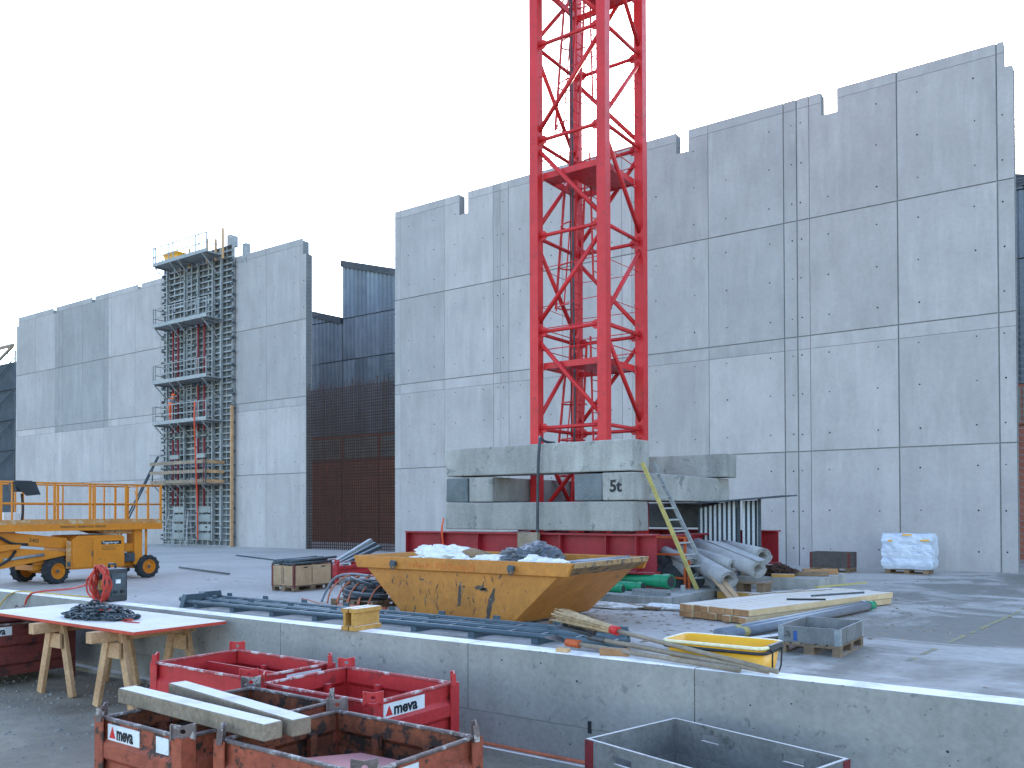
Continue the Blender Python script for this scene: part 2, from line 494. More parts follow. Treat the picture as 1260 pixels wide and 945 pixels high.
def thing(name, label, cat, loc=(0, 0, 0), rotz=0.0, group=None):
    o = bpy.data.objects.new(name, None)
    o.empty_display_size = 0.3
    col.objects.link(o)
    o.location = loc
    o.rotation_euler = (0, 0, rotz)
    return tag(o, label, cat, group)


def copy_tree(o, parent=None):
    c = o.copy()
    col.objects.link(c)
    c.parent = parent
    for ch in list(o.children):
        copy_tree(ch, c)
    return c


def share(o, name, parent, loc, rot=(0, 0, 0), mat=None):
    """Another object that shares o's mesh."""
    c = bpy.data.objects.new(name, o.data)
    col.objects.link(c)
    c.parent = parent
    c.location = loc
    c.rotation_euler = rot
    for md in o.modifiers:
        if md.type == 'BEVEL':
            b = c.modifiers.new('bevel', 'BEVEL')
            b.width, b.segments, b.limit_method, b.angle_limit = md.width, md.segments, 'ANGLE', md.angle_limit
    return c


def box(name, mat, parent, x0, x1, y0, y1, z0, z1, bevel=0.0):
    return MB().box(x0, x1, y0, y1, z0, z1).build(name, mat, parent, bevel)


def tube(name, mat, parent, pts, r, n=8, r1=None, closed=False):
    return MB().tube(pts, r, n, r1, True, closed).build(name, mat, parent, smooth=True)


def lettering(name, text, size, mat, parent, origin, xdir, ydir, ext=0.002, squash=1.0, bold=0.03):
    """Text as a thin mesh; origin = lower left corner, xdir along the line, ydir up the letters."""
    cu = bpy.data.curves.new(name, 'FONT')
    cu.body = text
    cu.size = size
    cu.extrude = ext
    cu.resolution_u = 3
    cu.offset = size * bold
    tmp = bpy.data.objects.new('tmp_text', cu)
    col.objects.link(tmp)
    dg = bpy.context.evaluated_depsgraph_get()
    me = bpy.data.meshes.new_from_object(tmp.evaluated_get(dg))
    bpy.data.objects.remove(tmp)
    bpy.data.curves.remove(cu)
    me.name = name
    me.materials.clear()
    me.materials.append(MATS[mat])
    x, y = Vector(xdir).normalized(), Vector(ydir).normalized()
    z = x.cross(y)
    mtx = Matrix((x * squash, y, z)).transposed()
    for v in me.vertices:
        v.co = mtx @ v.co + Vector(origin)
    o = bpy.data.objects.new(name, me)
    col.objects.link(o)
    o.parent = parent
    return o


def crumple(name, mat, parent, c, size, seed, amp=0.35, freq=1.6, sub=5, smooth=False, flat_bottom=True):
    bm = bmesh.new()
    bmesh.ops.create_icosphere(bm, subdivisions=sub, radius=1.0)
    for v in bm.verts:
        d = v.co.normalized()
        q = d * freq + Vector((seed * 3.1, seed * 1.7, seed))
        w = q + Vector((noise.noise(q * 1.7), noise.noise(q * 1.7 + Vector((9, 2, 4))), noise.noise(q * 1.7 + Vector((1, 7, 3))))) * 0.6
        k = 1 + amp * (0.8 * noise.noise(q) + 0.9 * (0.35 - abs(noise.noise(w * 1.7))) + 0.35 * (0.3 - abs(noise.noise(w * 3.6))) + 0.10 * (0.3 - abs(noise.noise(w * 8))))
        v.co = d * k
        if flat_bottom and v.co.z < -0.45:
            v.co.z = -0.45
        v.co = Vector((v.co.x * size[0], v.co.y * size[1], v.co.z * size[2])) + Vector(c)
    me = bpy.data.meshes.new(name)
    bm.to_mesh(me)
    bm.free()
    me.materials.append(MATS[mat])
    if smooth:
        for p in me.polygons:
            p.use_smooth = True
    o = bpy.data.objects.new(name, me)
    col.objects.link(o)
    o.parent = parent
    return o


def spline(pts, n=8):
    """Catmull-Rom through pts."""
    P = [Vector(p) for p in pts]
    P = [P[0] * 2 - P[1]] + P + [P[-1] * 2 - P[-2]]
    out = []
    for i in range(1, len(P) - 2):
        a, b, c, d = P[i - 1:i + 3]
        for k in range(n):
            t = k / n
            out.append(0.5 * ((2 * b) + (c - a) * t + (2 * a - 5 * b + 4 * c - d) * t * t + (3 * b - a - 3 * c + d) * t ** 3))
    out.append(P[-2])
    return out


# ================================================================== SETTING
def grid_sheet(name, mat, x0, x1, y0, y1, z, nx=2, ny=2):
    mb = MB()
    vs = [(x0 + (x1 - x0) * i / nx, y0 + (y1 - y0) * j / ny, z) for j in range(ny + 1) for i in range(nx + 1)]
    fs = [(j * (nx + 1) + i, j * (nx + 1) + i + 1, (j + 1) * (nx + 1) + i + 1, (j + 1) * (nx + 1) + i) for j in range(ny) for i in range(nx)]
    mb.add(vs, fs)
    return struct(mb.build(name, mat))


grid_sheet('ground', 'dirt', -600, 600, -500, 700, 0.0)
grid_sheet('concrete_deck', 'deck_concrete', -110, 60, -24.3, 7.9, 0.006)
yl = MB()
for i in range(24):
    if random.random() < 0.12:
        continue
    t0, t1 = i / 24, (i + 1) / 24
    x0, x1 = 6.54 + 0.67 * t0, 6.54 + 0.67 * t1
    y0, y1 = -18.3 + 7.6 * t0, -18.3 + 7.6 * t1
    w0, w1 = 0.03 + 0.02 * random.random(), 0.03 + 0.02 * random.random()
    yl.add([(x0 - w0, y0, 0.011), (x0 + w0, y0, 0.011), (x1 + w1, y1, 0.011), (x1 - w1, y1, 0.011)], [(0, 1, 2, 3)])
struct(yl.build('painted_line', 'yellow_line'))

# ------------------------------------------------------------------ tall concrete walls
WT, PT = 0.40, 0.03      # thickness, panel relief


def tall_wall(name, label, xs, notches, rows, matf, x_lo, x_hi, z_hi, ends, group=None):
    """xs: list of (x, joint width); rows: list of (z, joint width); notches: (x0, x1, z)."""
    t = thing(name, label, 'wall', (0, 0, 0))

    def cuts(a, b):
        return [n for n in notches if n[0] < b and n[1] > a]

    def cell(mb, a, b, z0, z1, y0, y1):
        edges = [a]
        for n in cuts(a, b):
            for e in n[:2]:
                if a < e < b:
                    edges.append(e)
        edges = sorted(edges) + [b]
        for p, q in zip(edges, edges[1:]):
            mid = (p + q) / 2
            top = z1
            for n in notches:
                if n[0] < mid < n[1]:
                    top = min(z1, n[2])
            if top > z0 + 0.01:
                mb.box(p, q, y0, y1, z0, top)
    core = MB()
    cell(core, x_lo + 0.012, x_hi - 0.012, 0, z_hi - 0.012, PT, WT)
    core.build('wall_core', 'concrete_core', t)
    for (xa, wa), (xb, wb) in zip(xs, xs[1:]):
        for (za, ha), (zb, hb) in zip(rows, rows[1:]):
            if xb - xa < 0.05:
                continue
            mb = MB()
            cell(mb, xa + wa / 2, xb - wb / 2, za + ha / 2, zb - hb / 2, random.uniform(-0.004, 0.0), PT)
            if mb.v:
                mb.build('panel', matf((xa + xb) / 2, (za + zb) / 2), t)
    # back cladding of the cast wall, seen at notches and ends
    bk = MB()
    cell(bk, x_lo, x_hi, 0, z_hi, WT, WT + 0.03)
    bk.build('wall_back', 'concrete_wall', t)
    return t


ROWS = [(0, 0), (3.97, 0.04), (7.52, 0.012), (7.97, 0.04), (12.03, 0.04), (15.95, 0.012), (16.3, 0)]
TIE_Z = [0.62, 1.91, 3.31, 4.58, 5.96, 7.33, 8.61, 10.0, 11.38, 12.65, 14.04, 15.42]


def tie_holes(parent, xs_, skip=()):
    mb = MB()
    for x in xs_:
        for z in TIE_Z:
            if any(a < x < b and c < z < d for a, b, c, d in skip) or random.random() < 0.03:
                continue
            xx, zz = x + random.uniform(-.02, .02), z + random.uniform(-.02, .02)
            r = random.uniform(0.021, 0.031)
            ring = [(xx + r * math.cos(k * math.pi / 4), -0.0065, zz + r * math.sin(k * math.pi / 4)) for k in range(8)]
            mb.add(ring + [(xx, -0.0055, zz)], [(k, (k + 1) % 8, 8) for k in range(8)])
    stuff(mb.build('tie_hole_row', 'tie_hole', parent))


def end_rebar(parent, x, sgn, z0, z1):
    mb = MB()
    z = z0
    while z < z1:
        ln = random.uniform(0.45, 0.8)
        for y in (0.08, 0.32):
            mb.tube([(x, y, z), (x + sgn * ln, y, z + random.uniform(-.03, .03))], 0.007, 4)
        mb.tube([(x + sgn * 0.03, 0.08, z + .05), (x + sgn * 0.03, 0.32, z + .05)], 0.01, 4)
        z += 0.2
    stuff(mb.build('starter_bars', 'rebar_grey', parent))


def mat_right(x, z):
    if -6.9 < x < -0.45 and z > 7.5:
        return 'concrete_wall_mid'
    if -13.8 < x < -13.3 and z > 8:
        return 'concrete_wall_mid'
    if -0.95 < x < -0.45 and z > 7.9:
        return 'concrete_wall_dark'
    if x < -16.5 and 7.4 < z < 16:
        return 'concrete_wall_mid'
    return 'concrete_wall'


S, F, V = 0.042, 0.010, 0.018
xs_r = [(-19.6, 0), (-19.22, F), (-16.5, F), (-13.71, V), (-13.31, F), (-12.87, V), (-10.13, V), (-7.34, V), (-6.91, F), (-6.49, V),
        (-3.72, V), (-0.91, S), (-0.45, S), (-0.02, V), (2.81, S), (5.67, S), (6.12, 0)]
NR = [(-15.63, -15.13, 15.35), (-9.6, -9.1, 15.45), (-5.0, -4.5, 15.5), (0.39, 0.92, 15.5), (5.87, 7, 15.5)]
wall_r = tall_wall('concrete_wall', 'tall pale concrete wall with notched top edge behind the red crane', xs_r, NR, ROWS, mat_right, -19.6, 6.12, 16.3, None)
tie_x = []
for p in (-19.75, -13.31, -6.91, -0.45):
    tie_x += [p + o for o in (0.14, 1.05, 2.62, 3.88, 5.5, 6.28)]
tie_holes(wall_r, [x for x in tie_x if x < 6.0], [(n[0] - .1, n[1] + .1, n[2] - .15, 99) for n in NR])
end_rebar(wall_r, 6.13, 1, 0.2, 15.4)
end_rebar(wall_r, -19.61, -1, 8.5, 16.2)


def mat_left(x, z):
    if -51.6 < x < -45.1 and z > 7.5:
        return 'concrete_wall_dark' if z < 15.9 else 'concrete_wall_mid'
    if -52.1 < x < -51.5 and z > 7.5:
        return 'concrete_wall_dark'
    if x < -51 and z > 7.9:
        return 'concrete_wall_mid'
    if x > -32 and z > 7.5:
        return 'concrete_wall_mid'
    return 'concrete_wall'


xs_l = [(-57.8, 0), (-57.5, F), (-54.85, V), (-52.05, V), (-51.6, F), (-51.04, V), (-48.38, V), (-45.66, V), (-45.12, F), (-44.77, V),
        (-41.97, V), (-39.15, V), (-38.7, F), (-35.4, V), (-32.2, F), (-31.96, V), (-29.15, V), (-26.4, F), (-25.95, 0)]
NL = [(-58, -57.45, 15.7), (-52.35, -51.9, 15.9), (-47.2, -46.8, 15.95), (-41.7, -41.3, 16.0), (-31.3, -30.85, 15.85), (-26.2, -25, 15.45)]
wall_l = tall_wall('concrete_wall', 'long pale concrete wall on the left carrying the formwork tower', xs_l, NL, ROWS, mat_left, -57.8, -25.95, 16.2, None)
tie_x = []
for p in (-58.1, -51.6, -45.12, -32.3):
    tie_x += [p + o for o in (0.14, 1.05, 2.62, 3.88, 5.5, 6.2)]
tie_holes(wall_l, tie_x, [(n[0] - .1, n[1] + .1, n[2] - .15, 99) for n in NL])
end_rebar(wall_l, -25.94, 1, 8.4, 15.4)

# rebar cage standing in the gap between the two walls
cage = thing('rebar_cage', 'rusty reinforcing bar mesh standing in the gap between the two concrete walls', 'rebar', (-22.8, 0.2, 0))
for y in (-0.12, 0.12):
    mb = MB()
    for i in range(44):
        x = -3.1 + i * 0.146
        mb.tube([(x, y, 0), (x + random.uniform(-.02, .02), y + random.uniform(-.02, .02), 8.3 + random.uniform(-.15, .35))], 0.014, 4, caps=False)
    stuff(mb.build('vertical_bars', 'rebar_rust', cage))
    mb = MB()
    for i in range(55):
        z = 0.1 + i * 0.15
        mb.tube([(-3.15, y + .02, z), (3.15, y + .02, z + random.uniform(-.02, .02))], 0.013, 4, caps=False)
    stuff(mb.build('horizontal_bars', 'rebar_rust', cage))

# ------------------------------------------------------------------ old sawtooth hall behind the walls
hall = thing('industrial_hall', 'old dark corrugated industrial hall with sawtooth roofline behind the concrete walls', 'building', (0, 8, 0))
teeth = [-57.77, -44.77, -31.77, -18.77, -5.77, 7.23, 20.23]


def hall_top(x, right=True):
    for i in range(len(teeth) - 1, -1, -1):
        if x >= teeth[i] - (0 if right else 1e-6):
            return 18.0 - 0.28 * (x - teeth[i])
    return 14.5


for i in range(len(teeth) - 1):
    xa, xb = teeth[i], teeth[i + 1]
    ta, tb = 18.0, 18.0 - 0.28 * (xb - xa)
    body = MB().prism([(xa + 0.01, 0), (xb - 0.01, 0), (xb - 0.01, tb - .35), (xa + 0.01, ta - .35)], 'y', 0.12, 22)
    body.build('bay_wall', 'hall_coping', hall)
    cop = MB().prism([(xa - 0.05, ta - 0.42), (xb - .06, tb - .42), (xb - .06, tb), (xa - 0.05, ta)], 'y', -0.12, 22)
    cop.build('roof_edge', 'hall_coping', hall)
    if xb < -44 or xa > 10:
        pass
    # corrugated cladding in three lifts
    for z0, z1, dy in ((6.8, 11.55, 0.0), (11.6, 14.2, -0.02), (14.25, 99, -0.04)):
        P = 0.36
        x = xa + 0.02
        while x < xb - P:
            mb = MB()
            for _ in range(3):
                if x >= xb - P:
                    break
                prof = [(x, 0.06), (x + .09, 0.06), (x + .14, 0.0), (x + .27, 0.0), (x + .32, 0.06), (x + P, 0.06)]
                for (p, yp), (q, yq) in zip(prof, prof[1:]):
                    t0 = min(z1, 18.0 - 0.28 * (p - xa) - 0.4)
                    t1 = min(z1, 18.0 - 0.28 * (q - xa) - 0.4)
                    if t0 > z0 + 0.02 and t1 > z0 + 0.02:
                        mb.add([(p, yp + dy, z0), (q, yq + dy, z0), (q, yq + dy, t1), (p, yp + dy, t0)], [(0, 1, 2, 3)])
                x += P
            if mb.v:
                mb.build('corrugated_sheet', 'hall_sheet', hall)
    # brown lower storey: doors and a window band
    x = xa + 0.05
    while x < xb - 1.0:
        w = min(3.2, xb - 0.05 - x)
        box('door_leaf', 'hall_brown', hall, x + .03, x + w - .03, -0.02, 0.1, 0.0, 5.15)
        fr = box('window_frame', 'hall_brown', hall, x + .03, x + w - .03, 0.03, 0.11, 5.2, 6.75)
        for k in range(2):
            a = x + .12 + k * (w - .2) / 2
            box('pane', 'hall_glass', fr, a, a + (w - .2) / 2 - .08, 0.0, 0.025, 5.3, 6.65)
        x += 3.24

# dark wrapped scaffold beyond the far left end of the wall
scf = thing('wrapped_scaffold', 'dark netted scaffold with cross braces beyond the far left wall end', 'scaffold', (-66.5, 3, 0))
box('netting', 'net_dark', scf, -9, 1.7, 0.15, 8, 4.4, 14.3)
for k in range(4):
    z = 4.6 + 2.5 * k
    tube('ledger', 'dark_steel', scf, [(-9, 0, z), (1.9, 0, z)], 0.06, 6)
    tube('brace', 'dark_steel', scf, [(-3.5, -.08, z), (1.8, -.08, z + 2.4)], 0.05, 6)
for x in (-9, -3.5, 1.75):
    tube('standard', 'dark_steel', scf, [(x, 0.05, 0), (x, 0.05, 15.2)], 0.06, 6)
tube('guard_rail', 'galvanised', scf, [(-3.2, 0, 18.3), (1.0, 0, 18.9)], 0.03, 6)
for x in (-3, -1, 0.6):
    tube('guard_post', 'galvanised', scf, [(x, 0, 14.3), (x, 0, 18.7)], 0.03, 6)
MB().bar((-6, -.1, 15.6), (1.8, -.1, 15.6), .15, .25).build('roof_beam', 'wood_grey', scf)
MB().bar((-3, -.1, 13.8), (1.6, -.1, 15.5), .15, .2).build('roof_brace', 'wood_grey', scf)
box('base_panel', 'net_dark', scf, -9, 1.5, 0.3, 7, 0, 4.39)

# ------------------------------------------------------------------ low wall in the foreground
lw = thing('low_concrete_wall', 'waist-high concrete wall with frosty, skylight-painted top running across the foreground', 'wall', (0, -24.54, 0))
xj = [-30, -13.6, -8.1, -2.57, -0.43, 2.11, 4.44, 6.41, 9.4, 20]
for xa, xb in zip(xj, xj[1:]):
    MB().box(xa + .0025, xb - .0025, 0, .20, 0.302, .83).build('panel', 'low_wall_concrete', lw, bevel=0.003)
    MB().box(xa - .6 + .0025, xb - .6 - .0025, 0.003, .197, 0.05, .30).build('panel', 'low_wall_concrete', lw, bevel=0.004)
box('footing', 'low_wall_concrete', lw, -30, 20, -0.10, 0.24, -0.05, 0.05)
mb = MB()
for k in range(190):
    x, z = random.uniform(-5, 9.3), random.uniform(0.1, 0.78)
    r = random.uniform(0.0015, 0.0045) if random.random() < .85 else random.uniform(.005, .009)
    ring = [(x + r * math.cos(j * math.pi / 3) * random.uniform(.7, 1.3), -0.002, z + r * math.sin(j * math.pi / 3)) for j in range(6)]
    mb.add(ring, [tuple(range(6))])
stuff(mb.build('air_holes', 'tie_hole', lw))
mb = MB()
for k in range(46):
    x = random.uniform(-5, 9.3)
    w, h, d = random.uniform(.008, .035), random.uniform(.004, .012), random.uniform(.004, .012)
    mb.add([(x, -.0035, .8285), (x + w, -.0035, .8285), (x + w * .6, -.0035, .83 - h), (x + w * .2, -.0035, .83 - h * .7), (x, -.001, .8315), (x + w, -.001, .8315), (x + w * .5, d, .8315)],
           [(0, 1, 2, 3), (4, 5, 6)])
stuff(mb.build('edge_chips', 'concrete_core', lw))
box('slot', 'tie_hole', lw, 5.57, 5.60, -0.003, 0.01, 0.27, 0.36)

# pebbles and lumps on the dirt in front of the low wall
mb = MB()
for k in range(2600):
    x, y = random.uniform(-2.5, 7.5), -24.66 - 3.4 * random.random() ** 1.4
    r = random.uniform(0.006, 0.016) if random.random() < .93 else random.uniform(.02, .035)
    q = [(x + r * random.uniform(.7, 1.3) * math.cos(j * 1.2566), y + r * random.uniform(.7, 1.3) * math.sin(j * 1.2566), 0.0) for j in range(5)]
    mb.add(q + [(x + r * .2, y, r * random.uniform(.5, 1.0))], [(j, (j + 1) % 5, 5) for j in range(5)])
stuff(mb.build('gravel', 'pebble'))
o = bpy.data.objects['gravel']
o['label'] = 'loose pebbles on the dirt before the low wall'
o['category'] = 'gravel'

# ================================================================== FORMWORK TOWER ON THE LEFT WALL
fw = thing('wall_formwork', 'tall grey steel formwork tower with platforms clamped to the left concrete wall', 'formwork', (-35.15, -0.03, 0))
PW, PH = 1.115, 2.83
face = MB().box(0.01, PW - .01, -.06, -.03, 0.01, PH - .01)
frm = MB()
for x0, x1 in ((0, .055), (PW - .055, PW)):
    frm.box(x0, x1, -.20, -.03, 0, PH)
for z0, z1 in ((0, .055), (PH - .055, PH)):
    frm.box(.055, PW - .055, -.20, -.03, z0, z1)
for k in range(1, 8):
    z = PH * k / 8
    frm.box(.0, PW, -.26, -.06, z - .035, z + .035)
frm.box(PW / 2 - .03, PW / 2 + .03, -.17, -.06, .055, PH - .055)
face_o = frm_o = None
for i in range(6):
    for j in range(6):
        loc = (-3.35 + i * PW, 0, j * PH)
        if face_o is None:
            face_o = face.build('panel', 'form_face', fw, loc=loc)
            frm_o = frm.build('frame', 'galvanised', face_o)
        else:
            p = share(face_o, 'panel', fw, loc)
            share(frm_o, 'frame', p, (0, 0, 0))
mb = MB()
for i in range(7):
    for j in range(22):
        x = -3.35 + i * PW
        z = .4 + j * .75 + random.uniform(-.08, .08)
        if random.random() < .8:
            mb.box(x - .09, x + .09, -.30, -.20, z - .05, z + .05)
for z in [0.5 + .8 * k for k in range(20)]:
    mb.box(-3.5, -3.36, -.25, -.1, z, z + .12)
    mb.box(3.34, 3.46, -.25, -.1, z, z + .12)
stuff(mb.build('clamp_set', 'dark_steel', fw))
for x in (-2.75, -0.95, 0.35, 1.75, 2.55):
    MB().box(x - .045, x + .045, -.40, -.27, 0.3, 16.6).build('soldier', 'galvanised', fw)
for x in (-1.85, -1.35, 0.62, 1.22):
    for z0, z1 in ((2.3, 6.2), (6.6, 9.2), (9.5, 13.3)):
        if z0 > 9.4 and x == -1.35 and False:
            continue
        tube('push_pull_prop', 'prop_red', fw, [(x, -.52, z0), (x, -.52, z1)], 0.065, 8)
for x in (-1.6, 0.95):
    MB().box(x - .45, x + .45, -.62, -.5, 5.05, 5.3).build('cross_channel', 'form_plate', fw)
    for k in range(4):
        MB().box(x - .55, x + .55, -.30, -.22, .35 + .52 * k, .72 + .52 * k).build('stiffener_plate', 'form_plate', fw)
# platforms
for zi, (z, wood) in enumerate(((3.5, True), (7.03, False), (9.42, False), (12.75, False), (16.35, False))):
    top = zi == 4
    pl = MB().box(-2.45, 2.8, -1.5, -.42, z, z + .06).build('platform', 'galvanised' if not wood else 'wood_grey', fw)
    for x in (-2.3, -.75, 0.05, 2.35):
        MB().bar((x, -1.45, z - .04), (x, -.4, z - .04), .06, .08).bar((x, -1.4, z - .08), (x, -.42, z - 1.0), .05, .05).build('bracket', 'galvanised', pl)
    if wood:
        posts, pw = (-2.4, -1.0, -.5, 1.25, 2.75), .07
        for x in posts:
            MB().box(x - pw / 2, x + pw / 2, -1.52, -1.47, z - .1, z + 1.35).build('guard_post', 'dark_steel', pl)
        for zz in (.08, .62, 1.15):
            MB().box(-2.55, 2.6, -1.57, -1.525, z + zz, z + zz + .18).build('guard_board', 'wood_grey', pl)
            MB().box(2.62, 2.66, -1.5, -.2, z + zz, z + zz + .18).build('guard_board', 'wood_trestle', pl)
    else:
        hgt = 1.12
        for x in (-2.42, -2.2, -.85, -.45, 1.75, 2.05, 2.75):
            MB().box(x - .025, x + .025, -1.49, -1.44, z, z + hgt).build('guard_post', 'galvanised', pl)
        for zz in (.55, 1.08):
            MB().bar((-2.45, -1.47, z + zz), (2.8, -1.47, z + zz), .045, .045).build('guard_rail', 'galvanised', pl)
            for x in (-2.43, 2.76):
                MB().bar((x, -1.47, z + zz), (x, -.42, z + zz), .04, .04).build('guard_rail', 'galvanised', pl)
        MB().box(-2.45, 2.78, -1.5, -1.475, z + .062, z + .2).build('toe_board', 'galvanised', pl)
        if top:
            for x, h in ((-.2, .9), (1.5, 1.2), (2.3, 1.0), (2.95, 1.5)):
                MB().box(x - .05, x + .05, -.6, -.5, z - .2, z + h).build('timber_post', 'wood_fresh', pl)
# ladders between the platforms
for z0, z1 in ((13.4, 16.3), (9.5, 13.2), (7.1, 9.4)):
    mb = MB()
    for x in (-.30, .12):
        mb.bar((x, -.62, z0), (x, -.62, z1), .05, .05)
    z = z0 + .2
    while z < z1:
        mb.bar((-.30, -.62, z), (.12, -.62, z), .03, .03)
        z += .28
    mb.build('ladder', 'galvanised', fw)
MB().box(3.36, 3.47, -.35, -.2, 0, 7.9).build('edge_plank', 'wood_trestle', fw)
MB().box(3.87, 4.2, .05, .35, 15.8, 16.95).box(2.98, 3.3, -.3, .2, 16.9, 17.5).build('stop_end', 'galvanised', fw)
strap = MB()
pts = spline([(1.78, -1.53, 8.1), (1.8, -1.56, 7.0), (1.95, -1.58, 5.0), (2.15, -1.6, 2.2), (2.2, -1.6, 0.4)], 5)
for p, q in zip(pts, pts[1:]):
    strap.bar(p, q, .075, .015)
strap.build('lashing_strap', 'orange_strap', fw)
for x in (0, .35):
    tube('raking_prop', 'dark_steel', fw, [(-4.7 + x, -2.6, 0), (-3.45 + x * .3, -.5, 5.3)], 0.05, 6)
tube('tie_bar', 'galvanised', fw, [(-4.6, -.3, 5.4), (-3.4, -.3, 5.4)], 0.025, 6)

yb = thing('yellow_tub', 'small yellow bin on the topmost formwork platform', 'bin', (-36.2, -.95, 16.42))
mb = MB()
mb.add([(-.55, -.25, 0), (.55, -.25, 0), (.55, .25, 0), (-.55, .25, 0), (-.7, -.32, .55), (.7, -.32, .55), (.7, .32, .55), (-.7, .32, .55)],
       [(3, 2, 1, 0), (0, 1, 5, 4), (1, 2, 6, 5), (2, 3, 7, 6), (3, 0, 4, 7)])
mb.add([(-.5, -.2, .04), (.5, -.2, .04), (.5, .2, .04), (-.5, .2, .04), (-.66, -.28, .55), (.66, -.28, .55), (.66, .28, .55), (-.66, .28, .55)],
       [(0, 1, 2, 3), (0, 4, 5, 1), (1, 5, 6, 2), (2, 6, 7, 3), (3, 7, 4, 0)])
mb.build('shell', 'plastic_yellow', yb)
MB().box(-.72, .72, -.36, -.3, .5, .57).box(-.72, .72, .3, .36, .5, .57).box(-.74, -.68, -.3, .3, .5, .57).box(.68, .74, -.3, .3, .5, .57).build('rim', 'plastic_yellow', yb)


def stepladder(name, label, x, y, h, w, spread, mat, rung=True):
    t = thing(name, label, 'ladder', (x, y, 0.006))
    for sy, nm in ((-1, 'climbing_side'), (1, 'support_side')):
        mb = MB()
        for sx in (-1, 1):
            mb.bar((sx * w / 2, sy * spread, 0), (sx * w / 5, 0, h), .05, .03)
        if rung or sy < 0:
            for k in range(1, 8):
                f = k / 8
                ww = w / 2 + (w / 5 - w / 2) * f
                mb.bar((-ww, sy * spread * (1 - f), h * f), (ww, sy * spread * (1 - f), h * f), .06, .03)
        mb.build(nm, mat, t)
    return t


stepladder('stepladder', 'pale stepladder standing at the foot of the formwork tower', -36.1, -1.2, 2.0, 1.0, .3, 'galvanised')
stepladder('stepladder', 'narrow grey stepladder at the tower foot, right of the pale one', -34.9, -1.0, 2.0, .55, .25, 'galvanised')

# ------------------------------------------------------------------ worker on the platform
wk = thing('person', 'worker in orange hi-vis clothes and helmet on the second platform', 'person', (-36.55, -1.02, 7.095), R(100))


